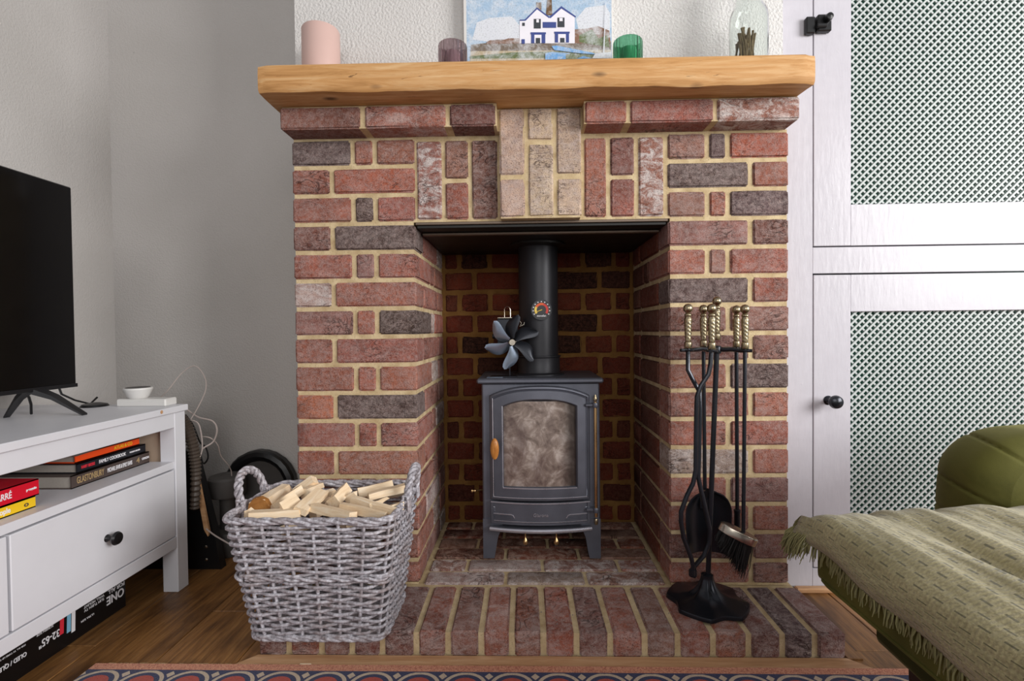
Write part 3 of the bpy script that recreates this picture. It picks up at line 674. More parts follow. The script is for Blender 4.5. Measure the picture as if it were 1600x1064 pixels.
for xx, zz in ((-.145, .718), (-.138, .735)): MB().lathe([(.007, 0), (.008, .004), (.008, .022)], (xx, .225, zz), 12, 'x').build('side_boss', 'fan_dark', fa)
MB().tube([(-.107, .215, .774), (-.107, .215, .800), (-.104, .215, .806), (-.098, .215, .809), (-.092, .215, .806), (-.089, .215, .800), (-.089, .215, .774)], .0011, 6).build('carry_loop', 'steel', fa)
MB().tube([(-.066, .2, .772), (-.055, .2, .757), (-.060, .2, .748), (-.048, .2, .752), (-.046, .2, .760)], .0008, 6).build('wire', 'steel', fa)
b = MB().box(-.150, -.070, .176, .226, .5948, .598, .001); b.box(-.094, -.090, .200, .215, .598, .68, .001); b.build('base', 'fan_dark', fa)
MB().box(-.160, -.112, .165, .215, .5948, .5965, .0005).build('base_foot', 'fan_blade', fa)
# ================================================================ FIRESIDE TOOLS
SC = Vector((.398, -.088, .06))
sd = thing('fire_tool_stand', SC, 'black cast iron companion stand with scalloped base and brass top on the hearth', 'tool stand')
rot = math.radians(-14)
def base_pt(i, n, f, z):
    a = 2 * math.pi * i / n; q = (a * 8 / (2 * math.pi)) % 1
    lobe = 1.0 - .17 * math.sin(math.pi * q) ** 1.2
    if int(a * 8 / (2 * math.pi)) % 2: lobe = 1.0 - .035 * math.sin(math.pi * q)
    rr = .097 * lobe * f; return (SC.x + rr * math.cos(a + rot), SC.y + rr * math.sin(a + rot), z)
n = 96; rings = [(1.0, .0605), (1.0, .066), (.985, .070), (.93, .0715), (.7, .0745), (.45, .081), (.32, .090), (.22, .104), (.165, .118), (.15, .124), (.15, .130), (.10, .132)]
vs = []
for f, z in rings: vs += [base_pt(i, n, f if f > .4 else f, z) for i in range(n)]
vs_f = [(r * n + i, r * n + (i + 1) % n, (r + 1) * n + (i + 1) % n, (r + 1) * n + i) for r in range(len(rings) - 1) for i in range(n)] + [tuple(range(n))[::-1], tuple(range((len(rings) - 1) * n, len(rings) * n))]
MB().add(vs, vs_f).build('base', 'iron', sd, smooth=50)
TOP = Vector((.4235, -.088, .6925))
MB().tube([SC + Vector((.002, 0, .065)), TOP], .0062, 12).build('pole', 'iron', sd)
def handle(top, name, parent):
    # top = centre of the ball, hangs down 0.1 m
    L_ = [(0, .0115), (.006, .0098), (.0098, .0055), (.0113, 0), (.0098, -.0057), (.006, -.0095), (.0055, -.0115), (.0078, -.0135), (.0085, -.0155), (.0078, -.0175), (.0065, -.019), (.0088, -.025)]
    L_ += [(.0090 - .0022 * (i / 20), -.026 - .050 * i / 20) for i in range(21)] + [(.0062, -.078), (.0085, -.0795), (.0088, -.082), (.0088, -.093), (.0075, -.095)]
    tw = lambda a, h: 1 + (.07 * math.sin(4 * a + h * 700) if -.074 < h < -.030 else 0)
    return MB().lathe(L_, top, 20, 'z', tw).build(name, 'brass', parent, smooth=50)
handle(TOP + Vector((.0, 0, .1085)), 'finial_handle', sd)
HT = [('l', 1075, 482), ('s', 1099, 483), ('t', 1112, 482), ('p', 1150.5, 484), ('b', 1164, 483)]
HY = {'l': -.128, 's': -.048, 't': -.150, 'p': -.045, 'b': -.120}
HP = {k: atY(px, py, HY[k]) for k, px, py in HT}
rg = MB()
hubz = TOP.z - .004
rg.lathe([(.009, 0), (.010, .003), (.010, .016), (.008, .019)], (TOP.x, TOP.y, hubz - .015), 16)
for k, p in HP.items():
    d = Vector((p.x - TOP.x, p.y - TOP.y, 0)); e_ = Vector((TOP.x, TOP.y, 0)) + d
    zt_ = p.z - .0985
    rg.tube([(TOP.x, TOP.y, hubz - .003), (TOP.x + d.x * .25, TOP.y + d.y * .25, hubz - .006), (TOP.x + d.x * .55, TOP.y + d.y * .55, zt_ + .002), (TOP.x + d.x * .85, TOP.y + d.y * .85, zt_), (e_.x + d.x * .25, e_.y + d.y * .25, zt_)], [.006, .006, .005, .005, .004], 8)
    rg.lathe([(.0125, -.002), (.0135, 0), (.0125, .002)], (p.x, p.y, zt_), 16)
rg.build('hanger_ring', 'iron', sd)
# tongs: two handles
tg = thing('fire_tongs', (HP['t'].x, HP['t'].y, .15), 'black wrought iron fire tongs with two brass handles and crossing arms', 'tongs')
yt = -.15
for key, sgn in (('l', -1), ('t', 1)):
    p = HP[key]; handle(p, 'grip', tg)
    q = lambda px, py, y: atY(px, py, y)
    if sgn < 0: pts = [(p.x, p.y, p.z - .09), q(1075, 565, -.130), q(1075, 578, -.133), q(1082, 592, -.136), q(1093, 612, -.139), q(1094, 640, -.140), q(1092, 720, -.146), q(1091, 745, -.147), q(1094, 760, -.148), q(1102, 795, -.15), q(1109, 828, -.15), q(1108, 848, -.15), q(1100, 868, -.15), q(1085, 885, -.15), q(1084, 893, -.15)]
    else: pts = [(p.x, p.y, p.z - .09), q(1110, 570, -.152), q(1107, 585, -.153), q(1095, 603, -.154), q(1089, 620, -.155), q(1088, 650, -.155), q(1087, 735, -.156), q(1083, 755, -.156), q(1073, 775, -.157), q(1064, 800, -.157), q(1064, 815, -.157), q(1068, 840, -.157), q(1080, 872, -.157), q(1083, 885, -.157), q(1081, 892, -.157)]
    MB().tube(pts, .0052, 10).build('arm', 'iron', tg)
    e_ = Vector(pts[-1]); MB().lathe([(.0, .004), (.007, .003), (.0075, -.01), (.005, -.013), (0, -.014)], e_, 12).build('tip', 'iron', tg)
# shovel
p = HP['s']; sv = thing('fire_shovel', (p.x, p.y, .2), 'black hearth shovel with oval dished pan hanging at the back of the stand', 'shovel')
handle(p, 'grip', sv)
c0 = atY(1103, 812, -.048)
MB().tube([(p.x, p.y, p.z - .09), (c0.x - .002, -.046, c0.z + .10), (c0.x - .002, -.048, c0.z + .045)], [.0048, .0048, .006], 10).build('shaft', 'iron', sv)
def pan(u, v):
    s = (u - .5) * 2; h = v
    wid = .0555 * (math.sqrt(max(0.02, 1 - (1 - min(1, h / .36)) ** 2)) if h < .36 else 1 - .16 * ((h - .36) / .64) ** 2)
    return (c0.x + s * wid, c0.y + .004 - .022 * abs(s) ** 2.4 - .010 * (1 - h) ** 3 - .0 , c0.z + .082 - .165 * h)
b = MB().grid(pan, 17, 15); nb = len(b.v); b.v += [p_ + Vector((0, .0018, 0)) for p_ in b.v]; b.f += [tuple(i + nb for i in f) for f in b.f]
b.build('pan', 'iron', sv, smooth=70)
MB().tube([pan(0, i / 14) for i in range(15)], .002, 6).build('pan_rim', 'iron', sv); MB().tube([pan(1, i / 14) for i in range(15)], .002, 6).build('pan_rim', 'iron', sv)
MB().box(c0.x - .018, c0.x + .014, c0.y - .008, c0.y - .003, c0.z + .030, c0.z + .056, .002).build('rivet_plate', 'iron', sv)
# poker
p = HP['p']; pk = thing('fire_poker', (p.x, p.y, .2), 'black iron poker with brass handle hanging behind the brush', 'poker')
handle(p, 'grip', pk); e_ = atY(1152, 838, -.045)
MB().tube([(p.x, p.y, p.z - .09), (e_.x, e_.y, e_.z + .06)], .0048, 10).build('shaft', 'iron', pk)
MB().lathe([(.0055, .07), (.0085, .068), (.0085, .062), (.0075, .06), (.0078, .02), (.004, .0)], e_, 14).build('socket', 'iron', pk)
MB().tube([e_ + Vector((0, 0, .0)), e_ + Vector((-.012, 0, -.03)), e_ + Vector((-.034, 0, -.028)), e_ + Vector((-.040, 0, -.010))], [.004, .0038, .003, .0012], 8).build('hook', 'steel', pk)
# brush
p = HP['b']; br = thing('hearth_brush', (p.x, p.y, .2), 'hearth brush with oval silvery head and black bristles hanging on the right', 'brush')
handle(p, 'grip', br)
ctr = atY(1153, 833, -.125); dirx = (atY(1180, 846, -.13) - atY(1128, 820, -.11)).normalized(); upv = Vector((0, 0, 1)); up2 = (upv - dirx * upv.dot(dirx)).normalized(); side = dirx.cross(up2)
MB().tube([(p.x, p.y, p.z - .09), ctr + dirx * .012 + up2 * .002], .0045, 10).build('shaft', 'iron', br)
vs = []; n = 32
for z, sc_ in ((-.0105, .97), (-.010, 1.0), (.006, 1.0), (.0085, .93), (.0090, .0)):
    for i in range(n):
        a = 2 * math.pi * i / n; vs.append(ctr + dirx * (.045 * sc_ * (abs(math.cos(a)) ** .8) * (1 if math.cos(a) > 0 else -1)) + side * (.0195 * sc_ * math.sin(a)) + up2 * z)
MB().add(vs, [(r * n + i, r * n + (i + 1) % n, (r + 1) * n + (i + 1) % n, (r + 1) * n + i) for r in range(4) for i in range(n)] + [tuple(range(n))[::-1]]).build('brush_head', 'steel', br)
bs = MB()
for k in range(420):
    a = R(0, 6.28); q = math.sqrt(R(0, 1)); s0 = ctr + dirx * (.041 * q * math.cos(a)) + side * (.0135 * q * math.sin(a)) - up2 * .007
    L_ = (.058 + .030 * (q * math.cos(a))) * R(.8, 1.12)
    dd = (-up2 * 1.0 + dirx * (.16 * q * math.cos(a) + R(-.1, .1)) + side * R(-.15, .15) + Vector((0, 0, -.2))).normalized()
    bs.tube([s0, s0 + dd * L_ * .6, s0 + dd * L_ + dirx * R(-.006, .006) + side * R(-.004, .004)], [.0012, .0011, .0004], 3, cap=False)
bs.build('bristles', 'bristle', br, kind='stuff', smooth=0)
# ================================================================ BASKET
bk = thing('log_basket', (-.51, -.15, .06), 'grey washed wicker basket with hoop handles on the hearth filled with kindling', 'basket')
B0 = (-.655, -.362, -.246, -.052, .064); B1 = (-.692, -.330, -.292, -.022, .338)
def per(s, t, off=0.0):
    x0, x1, y0, y1 = [B0[i] + (B1[i] - B0[i]) * t for i in range(4)]; z = B0[4] + (B1[4] - B0[4]) * t
    x0 -= off; x1 += off; y0 -= off; y1 += off; rc = .032
    sx, sy = (x1 - x0) - 2 * rc, (y1 - y0) - 2 * rc; q = rc * math.pi / 2; tot = 2 * sx + 2 * sy + 4 * q; d = (s % 1) * tot
    segs = [(sx, 'l', (x0 + rc, y0), (1, 0)), (q, 'c', (x1 - rc, y0 + rc), -90), (sy, 'l', (x1, y0 + rc), (0, 1)), (q, 'c', (x1 - rc, y1 - rc), 0), (sx, 'l', (x1 - rc, y1), (-1, 0)), (q, 'c', (x0 + rc, y1 - rc), 90), (sy, 'l', (x0, y1 - rc), (0, -1)), (q, 'c', (x0 + rc, y0 + rc), 180)]
    for L_, k, a, b in segs:
        if d <= L_ or k == 'c' and b == 180:
            if k == 'l': return Vector((a[0] + b[0] * d, a[1] + b[1] * d, z))
            an = math.radians(b + 90 * d / L_); return Vector((a[0] + rc * math.cos(an), a[1] + rc * math.sin(an), z))
        d -= L_
NS = 22; rows = 30; wv = MB(); seg = NS * 6
for r in range(rows):
    if r == 15: continue
    t = (r + .6) / (rows + .3); pts = []
    for i in range(seg):
        s = i / seg; ph = s * NS * math.pi + (r % 2) * math.pi
        o_ = .0056 * math.cos(ph); pt = per(s, t, o_); pt.z += R(-.0005, .0005) + .0012 * math.sin(s * 40 + r * 1.7) + .003 * math.sin(s * 6.28 + 2) * (t - .5); pts.append(pt)
    wv.tube(pts, (.0040, .0036, .0038)[r % 3], 6, closed=True)
wv.build('weave', 'wicker', bk, kind='stuff', smooth=80)
sk = MB()
for k in range(NS):
    s = (k + .0) / NS
    sk.tube([per(s, 0, 0), per(s, .5, .0), per(s, 1.0, 0)], .0036, 6)
sk.build('stakes', 'wicker', bk, kind='stuff')
def rope(fn, r, R_, turns, n, strands, closed, name, parent):
    mb = MB()
    for q in range(strands):
        pts = []
        for i in range(n if closed else n + 1):
            s = i / n; c, t_, u = fn(s); v = t_.cross(u); a = 2 * math.pi * (turns * s + q / strands)
            pts.append(c + u * math.cos(a) * R_ + v * math.sin(a) * R_)
        mb.tube(pts, r, 7, closed=closed)
    return mb.build(name, 'wicker', parent, smooth=80)
def pf(t, off, dz=0):
    def f(s):
        a, b, c = per(s - .002, t, off), per(s, t, off), per(s + .002, t, off); tt = (c - a).normalized(); return b + Vector((0, 0, dz)), tt, Vector((0, 0, 1))
    return f
rope(pf(1.0, 0, .001), .0042, .0040, 11, 260, 3, True, 'rim', bk); rope(pf(0, .003, -.0), .0044, .0036, 10, 260, 3, True, 'foot_rim', bk); rope(pf(.525, .0060), .0034, .0030, 15, 260, 2, True, 'waist_band', bk)
MB().grid(lambda u, v: (-.65 + .283 * u, -.24 + .18 * v, .066), 6, 6).build('basket_bottom', 'wicker', bk)
def hoop(xb, yc, w_, h, lean, name='handle'):
    def f(s):
        a = math.pi * s
        y = yc - w_ * math.cos(a) * (1 + .15 * math.sin(a)); z = .325 + (h) * math.sin(a) ** .8; x = xb + lean * math.sin(a)
        a2 = a + .02; p2 = Vector((xb + lean * math.sin(a2), yc - w_ * math.cos(a2) * (1 + .15 * math.sin(a2)), .325 + h * max(0, math.sin(a2)) ** .8))
        p = Vector((x, y, z)); return p, (p2 - p).normalized(), Vector((1, 0, 0))
    ob = rope(f, .0046, .0056, 4, 70, 3, False, name, bk)
    return ob
hoop(-.694, -.150, .052, .082, -.020); hoop(-.326, -.120, .045, .082, .012)
wr = MB()
for xb, yc, w_ in ((-.694, -.15, .052), (-.326, -.12, .045)):
    for sy in (-1, 1):
        for k in range(3): 
            yk = yc + sy * w_ + (k - 1) * .009
            wr.tube([(xb - .010, yk, .315), (xb - .004, yk + sy * .002, .353), (xb + .006, yk + sy * .004, .352), (xb + .008, yk + sy * .003, .318)], .0034, 6)
wr.build('handle_binding', 'wicker', bk, kind='stuff')
# ---------------------------------------------------------------- kindling
def log(a, b, w_, h, ang, mat='log', label=None, shape=0, taper=1.0):
    a, b = Vector(a), Vector(b); d = (b - a).normalized(); up = Vector((0, 0, 1)); u = d.cross(up).normalized(); v = u.cross(d)
    ca, sa = math.cos(math.radians(ang)), math.sin(math.radians(ang)); u, v = u * ca + v * sa, v * ca - u * sa
    secs = [[(-.5, -.5), (.5, -.45), (.45, .5), (-.4, .42)], [(-.5, -.5), (.55, -.35), (-.1, .55)], [(-.5, -.4), (.45, -.5), (.55, .1), (.1, .5), (-.45, .35)], [(math.cos(k * .785) * .5, math.sin(k * .785) * .5) for k in range(8)]][shape]
    vs = []; m = len(secs); n_ = 5
    for i in range(n_):
        t = i / (n_ - 1); f = 1 + (taper - 1) * t; c = a + (b - a) * t + v * R(-.0012, .0012)
        for p, q in secs: vs.append(c + u * p * w_ * f + v * q * h * f + d * (R(-.003, .003) if i in (0, n_ - 1) else 0))
    fs = [(i * m + k, i * m + (k + 1) % m, (i + 1) * m + (k + 1) % m, (i + 1) * m + k) for i in range(n_ - 1) for k in range(m)] + [tuple(range(m))[::-1], tuple(range((n_ - 1) * m, n_ * m))]
    L_ = (b - a).length; M0 = mat_axes((a + b) / 2, d, u); mb = MB().add(vs, fs)
    mb.v = [M0.inverted() @ p for p in mb.v]
    o = mb.build('log', mat, origin=(0, 0, 0), smooth=25); o.matrix_world = M0
    return tag(o, label, 'log', 'split kindling heaped in the basket')
Zp = lambda px, py, z: atZ(px, py, z)
LG = [((404, 794, .336), (444, 768, .330), .049, .046, 10, 'log', 'round brown saw-cut log end at the left of the basket', 3, .9),
      ((392, 806, .335), (470, 800, .333), .030, .020, 0, 'log', 'long pale split stick lying along the front rim, leftmost', 0, 1.0),
      ((424, 797, .328), (470, 765, .350), .024, .022, 20, 'log', 'pale stick slanting up beside the brown log end', 0, 1.05),
      ((462, 770, .330), (492, 749, .362), .020, .020, 35, 'log', 'topmost short stick pointing up at the back left of the pile', 0, 1.1),
      ((468, 798, .340), (502, 768, .352), .034, .014, -20, 'log', 'bright white flat split piece in the middle of the pile', 0, 1.1),
      ((440, 797, .340), (466, 782, .350), .026, .030, 15, 'log', 'thick wedge with pale peaked end left of the white flat piece', 1, 1.2),
      ((474, 770, .345), (500, 760, .340), .024, .022, 40, 'log', 'short rough chunk under the topmost stick', 2, .9),
      ((492, 793, .338), (552, 806, .334), .030, .018, 10, 'log', 'flat pale plank sloping down to the front rim, centre', 0, 1.0),
      ((520, 785, .334), (540, 764, .350), .034, .026, 30, 'log', 'upright blocky chunk with grainy end at the centre back', 0, 1.0),
      ((533, 792, .338), (603, 806, .334), .018, .022, 0, 'log', 'long stick with bright pointed tip along the front rim, right', 0, .8),
      ((553, 780, .345), (620, 800, .338), .022, .020, 25, 'log', 'long pale stick crossing from the centre down to the right', 2, .9),
      ((560, 770, .338), (612, 757, .348), .028, .024, 10, 'log', 'broad pale stick lying along the back right', 0, 1.0),
      ((575, 778, .340), (632, 764, .352), .028, .024, 35, 'log', 'thick six-sided stick with bright cut end near the right handle', 2, 1.1),
      ((540, 778, .335), (556, 770, .350), .020, .020, 60, 'log', 'small dark-edged triangular wedge near the middle', 1, .8),
      ((384, 806, .332), (396, 798, .335), .016, .018, 20, 'log', 'tiny corner offcut at the far left of the basket', 1, .9),
      ((598, 800, .332), (628, 790, .336), .022, .018, 10, 'log', 'short piece tucked under the right handle', 0, 1.0),
      ((500, 775, .330), (522, 766, .335), .020, .018, 10, 'log', 'small slanted piece behind the white flat piece', 2, .9),
      ((580, 792, .342), (606, 778, .346), .012, .016, 30, 'log', 'small bright splinter poking up at the right', 1, .4)]
for a, b, w_, h, an, mt, lb, sh, tp in LG:
    o = log(Zp(*a), Zp(*b), w_, h, an, mt, lb, sh, tp)
    if sh == 3:
        d_ = (Zp(*b) - Zp(*a)); ORG[o] = Vector((0, 0, 0)); L_ = d_.length / 2
        e_ = MB().lathe([(0, -L_ - .002), (.0235, -L_ - .002), (.0250, -L_ + .001), (.0250, -L_ + .012)], (0, 0, 0), 10, 'x').build('sawn_end', 'log_bark', o, origin=(0, 0, 0)); e_['label'] = 'rough brown sawn end'
fill = 'pale kindling stick half hidden lower in the heap'
for k in range(8):
    cx, cy = R(-.60, -.42), R(-.23, -.08); an = R(0, 3.14); L_ = R(.04, .06)
    log((cx - L_ * math.cos(an), cy - L_ * .7 * math.sin(an), R(.296, .308)), (cx + L_ * math.cos(an), cy + L_ * .7 * math.sin(an), R(.296, .312)), .026, .022, R(0, 60), 'log', fill, k % 3)
# ================================================================ TV BENCH
tb = thing('tv_bench', (-1.27, -.63, 0), 'white stained wooden TV bench with open shelf and black knobs along the left wall', 'tv bench')
fx_, bx_, y1_, y0_ = -1.037, -1.500, .110, -1.36
MB().box(bx_ - .005, -1.030, y0_ - .01, y1_ + .005, .5125, .5305, .002).build('top_board', 'white_stain', tb)
for yy in (y1_, y0_ + .044):
    for xx in (fx_, bx_ + .044): MB().box(xx - .044, xx, yy - .044, yy, 0, .5125, .0015).build('leg', 'white_stain', tb)
MB().box(fx_ - .020, fx_ - .001, y0_ + .044, y1_ - .044, .470, .5125, .001).build('top_rail', 'white_stain', tb)
MB().box(fx_ - .020, fx_ - .001, y0_ + .044, y1_ - .044, .128, .160, .001).build('bottom_rail', 'white_stain', tb)
MB().box(bx_ + .01, fx_ - .004, y0_ + .044, y1_ - .044, .354, .3735, .001).build('shelf_board', 'white_stain', tb)
MB().box(bx_ + .044, fx_ - .044, y1_ - .034, y1_ - .016, .13, .5125, .001).build('side_panel', 'stand_inner', tb)
MB().box(bx_ + .044, fx_ - .044, y0_ + .016, y0_ + .034, .13, .5125, .001).build('side_panel', 'stand_inner', tb)
MB().box(bx_, bx_ + .01, y0_ + .044, y1_ - .044, .13, .5125, .001).build('back_panel', 'stand_inner', tb)
for a, b in ((y1_ - .047, -.393), (-.399, -.853), (-.859, y0_ + .047)):
    d = MB().box(fx_ - .022, fx_ - .002, b, a, .1625, .3500, .0015).build('drawer', 'white_stain', tb)
    for q in (.51,):
        ky = a + (b - a) * q
        MB().lathe([(.009, 0), (.006, .004), (.005, .010), (.009, .015), (.0145, .019), (.016, .023), (.0135, .028), (.0, .030)], (fx_ - .002, ky, .252), 22, 'x').build('knob', 'black', d)
kn = MB().lathe([(.0, -.001), (.0045, -.0005), (.005, .0003)], (-1.0297, .006, .5235), 14, 'x').build('pine_knot', 'trim', tb)
# TV
tv = thing('television', (-1.25, -.49, .5305), 'black flat screen television on splayed feet on the white bench', 'television')
MB().box(-1.275, -1.250, -.975, -.008, .596, 1.128, .003).build('housing', 'tv_bezel', tv)
MB().box(-1.2502, -1.2488, -.970, -.013, .606, 1.125, .0003).build('screen', 'tv', tv)
MB().box(-1.25, -1.2465, -.975, -.008, .596, .6055, .0008).build('bottom_bezel', 'tv_bezel', tv)
for yc in (-.125, -.86):
    for ex_, ey in ((-1.166, yc + .045 if yc > -.5 else yc - .045), (-1.335, yc + .012)):
        a = Vector((-1.262, yc, .600)); b = Vector((ex_, ey, .5315)); mid = a.lerp(b, .45) + Vector((0, 0, .008))
        mb = MB(); pts = [a, mid, b]; ws = (.016, .011, .008); hs = (.012, .008, .003)
        vs = []
        for p, ww, hh in zip(pts, ws, hs):
            vs += [p + Vector((0, sy * ww, sz * hh)) for sy, sz in ((-1, -.3), (1, -.3), (1, 1), (-1, 1))]
        mb.add(vs, [(i * 4 + k, i * 4 + (k + 1) % 4, (i + 1) * 4 + (k + 1) % 4, (i + 1) * 4 + k) for i in range(2) for k in range(4)] + [(0, 1, 2, 3), (8, 9, 10, 11)])
        mb.build('foot', 'tv_bezel', tv)
tag(MB().tube([(-1.28, -.03, .60), (-1.30, .0, .575), (-1.31, .05, .552), (-1.31, .10, .534), (-1.31, .125, .55)], .0028, 6).build('power_cable', 'black'), 'thin black cable hanging behind the television', 'cable')
tag(MB().tube([(-1.276, -.13, .60), (-1.29, -.10, .58), (-1.30, -.085, .56), (-1.31, -.075, .5335)], .003, 6).build('aerial_cable', 'black'), 'short black cable dropping behind the television foot onto the bench', 'cable')
# books
def book(name, x0, x1, y0, y1, z0, z1, cov, label, cat, rz=0, group=None, tx=()):
    o = thing(name, ((x0 + x1) / 2, (y0 + y1) / 2, z0), label, cat, group)
    t = .0022; c = MB().box(x0, x1, y0, y1, z0, z0 + t).box(x0, x1, y0, y1, z1 - t, z1).box(x1 - t, x1, y0, y1, z0, z1)
    c.build('cover', cov, o, smooth=0); MB().box(x0 + .004, x1 - t, y0 + .003, y1 - .003, z0 + t, z1 - t).build('pages', 'paper', o, smooth=0)
    for body, yf, size, mt, sx in tx:
        text(body, size, mt, mat_axes((x1 + .0004, y0 + (y1 - y0) * yf, (z0 + z1) / 2), (0, 1, 0), (0, 0, 1)), o, sx=sx, bold=.0003, ex=.0003)
    if rz: o.rotation_euler = (0, 0, math.radians(rz))
    return o
sz = .3737
book('hardback_book', -1.34, -1.108, -.185, .060, sz, sz + .031, 'bk_brown', 'brown hardback with gold lettering, bottom of the stack in the bench', 'book', 0, None, (('GLASTONBURY', .215, .022, 'ink_gold', .50), ('MICHAEL EAVIS & EMILY EAVIS', .58, .015, 'ink_white', .40), ('4', .83, .020, 'ink_gold', 1.2), ('ORION', .94, .008, 'ink_white', 1.0)))
book('hardback_book', -1.33, -1.112, -.165, .052, sz + .0315, sz + .054, 'bk_black', 'black hardback cookbook with white lettering, middle of the stack', 'book', 0, None, (('HAIRY BIKERS', .14, .010, 'ink_red', .62), ('FAMILY COOKBOOK', .48, .012, 'ink_white', .75), ('MODERN RECIPES', .82, .005, 'ink_white', .9)))
book('paperback_book', -1.32, -1.120, -.160, .040, sz + .0545, sz + .074, 'bk_orange', 'orange spined paperback on top of the black cookbook', 'book', 0, None, (('ATLAS & CO', .72, .012, 'bk_yellow', .9),))
lp = MB().grid(lambda u, v: (-1.34 + .232 * u, -.17 + .15 * v, sz + .0765 + .003 * math.sin(u * 5 + v * 3)), 8, 6); tag(lp.build('loose_paper', 'paper'), 'curled loose grey paper lying on the orange paperback', 'paper')
book('paperback_book', -1.21, -1.078, -.500, -.302, sz, sz + .0235, 'bk_yellow', 'yellow paperback lying on the bench shelf', 'book', 0, None, (('Normal People', .55, .015, 'ink_white', .8), ('o', .90, .014, 'bk_brown', 1.3)))
book('paperback_book', -1.21, -1.076, -.500, -.296, sz + .024, sz + .058, 'bk_red', 'red paperback on top of the yellow one', 'book', 0, None, (('JOHN LE CARRÉ', .50, .018, 'ink_white', .70), ('penguin', .92, .007, 'ink_white', 1.0)))
# box under the bench
bo = thing('cardboard_box', (-1.19, -.43, 0), 'flat black packaging box with upside down white lettering under the bench', 'box')
MB().box(-1.26, -1.132, -.86, -.005, .0, .094, .001).build('carton', 'box_black', bo)
bm_ = lambda y, z: mat_axes((-1.1312, y, z), (0, -1, 0), (0, 0, -1))
text('ONE', .030, 'ink_white', bm_(-.040, .046), bo, bold=.0006, sx=.9); text('FOR ALL', .014, 'ink_white', bm_(-.036, .066), bo, bold=.0003)
text('SLIM TURN TV\nWALL MOUNT', .009, 'ink_white', bm_(-.105, .062), bo); text('ULTRA SLIM', .007, 'ink_white', bm_(-.125, .036), bo)
text('32-65"', .024, 'ink_white', bm_(-.225, .046), bo, bold=.0003, sx=.8); text('OLED / QLED / LED', .013, 'ink_white', bm_(-.325, .046), bo, bold=.0003, sx=.85)
text('SCREEN SIZE', .007, 'ink_white', bm_(-.235, .070), bo); text('FOR ALL TV TYPES UP TO 50KG', .005, 'ink_white', bm_(-.315, .066), bo)
MB().box(-1.1325, -1.1312, -.86, -.006, .084, .0935).build('lid_edge', 'steel', bo, label='silver grey strip along the lid')
for k, (dy, mt) in enumerate(((0, 'ink_white'), (.012, 'ink_blue'), (.03, 'ink_red'))): MB().prism([(-.160 - dy, .025 + k * .006), (-.170 - dy, .025 + k * .006), (-.168 - dy, .074), (-.158 - dy, .074)], -1.1316, -1.1311, 'yz').build('printed_shape', mt, bo, smooth=0)
# ================================================================ BEHIND THE BENCH
ca = thing('storage_case', (-1.25, .22, 0), 'upright black case with silver rivets squeezed behind the end of the bench', 'case')
MB().prism([(-1.40, 0), (-.998, 0), (-1.020, .12), (-1.078, .37), (-1.40, .40)], .205, .232).build('shell', 'black', ca)
for z in (.03, .07, .118, .135): MB().lathe([(.005, 0), (.0035, -.0022), (0, -.003)], (-1.045, .205, z), 10, 'y').build('rivet', 'steel', ca)
tag(MB().prism([(-1.075, .33), (-1.063, .33), (-1.026, .125), (-1.030, .108), (-1.042, .13)], .192, .200).build('wood_batten', 'trim'), 'thin pale wooden batten leaning against the black case', 'stick')
def hose():
    mb = MB(); pts = []
    P_ = [atY(276, 652, .155), atY(290, 664, .158), atY(302, 700, .16), atY(306, 740, .165), atY(304, 795, .17)]
    for i in range(61):
        t = i / 60 * 4; k = min(3, int(t)); f = t - k
        p0, p1, p2, p3 = P_[max(0, k - 1)], P_[k], P_[k + 1], P_[min(4, k + 2)]
        pts.append(.5 * ((2 * p1) + (p2 - p0) * f + (2 * p0 - 5 * p1 + 4 * p2 - p3) * f * f + (3 * p1 - p0 - 3 * p2 + p3) * f ** 3))
    return mb.tube(pts, [(.0205 if i % 2 else .0150) * (1 - .3 * i / 60) for i in range(61)], 14).build('vacuum_hose', 'hose', smooth=0)
tag(hose(), 'ribbed brown plastic vacuum hose hanging over the black case', 'hose')
pd = thing('pedestal', (-1.052, .335, 0), 'dark grey drum topped pedestal standing on the floor behind the basket', 'pedestal')
MB().lathe([(.0, 0), (.060, 0), (.062, .004), (.062, .070), (.058, .078), (.03, .083)], (-1.052, .335, 0), 36).build('base', 'grey_plastic', pd)
MB().lathe([(.027, .08), (.024, .1), (.024, .175), (.03, .19)], (-1.052, .335, 0), 24).build('stem', 'grey_plastic', pd)
MB().lathe([(.03, .188), (.054, .192), (.057, .198), (.057, .250), (.052, .257), (.02, .259), (.019, .2575), (0, .2575)], (-1.052, .335, 0), 36).build('drum', 'grey_plastic', pd)
rd = thing('ridged_ring', (-.985, .415, .0), 'round black ridged plastic ring leaning on the wall behind the basket', 'ring')
rm = MB().lathe([(.088, .022), (.088, .0), (.094, -.008), (.106, -.013), (.120, -.008), (.126, .0), (.126, .022), (.088, .022)], (-.985, .415, .196), 60, 'y', lambda a, h: 1 + (.010 * (1 if int(a * 36 / math.pi) % 2 else 0))); rm.build('rim', 'black', rd, smooth=30)
MB().lathe([(0, .012), (.05, .010), (.0895, .004), (.0895, .018), (0, .02)], (-.985, .415, .196), 40, 'y').build('inner_disc', 'grey_plastic', rd)
MB().box(-1.06, -.91, .404, .44, .0, .082, .006).build('foot', 'black', rd)
ro = tag(MB().box(-1.20, -1.058, .060, .108, .5308, .552, .003).build('wifi_router', 'white_plastic'), 'flat white box at the far end of the bench top', 'router')
so = thing('smart_speaker', (-1.155, .085, .5522), 'small round white speaker standing on the flat white box', 'speaker')
MB().lathe([(0, 0), (.022, 0), (.027, .006), (.036, .026), (.035, .030), (.028, .0305)], (-1.155, .085, .5522), 32).build('body', 'white_plastic', so)
MB().lathe([(.0285, .0300), (.030, .0312), (.0, .0318)], (-1.155, .085, .5522), 32).build('top_ring', 'grey_plastic', so)
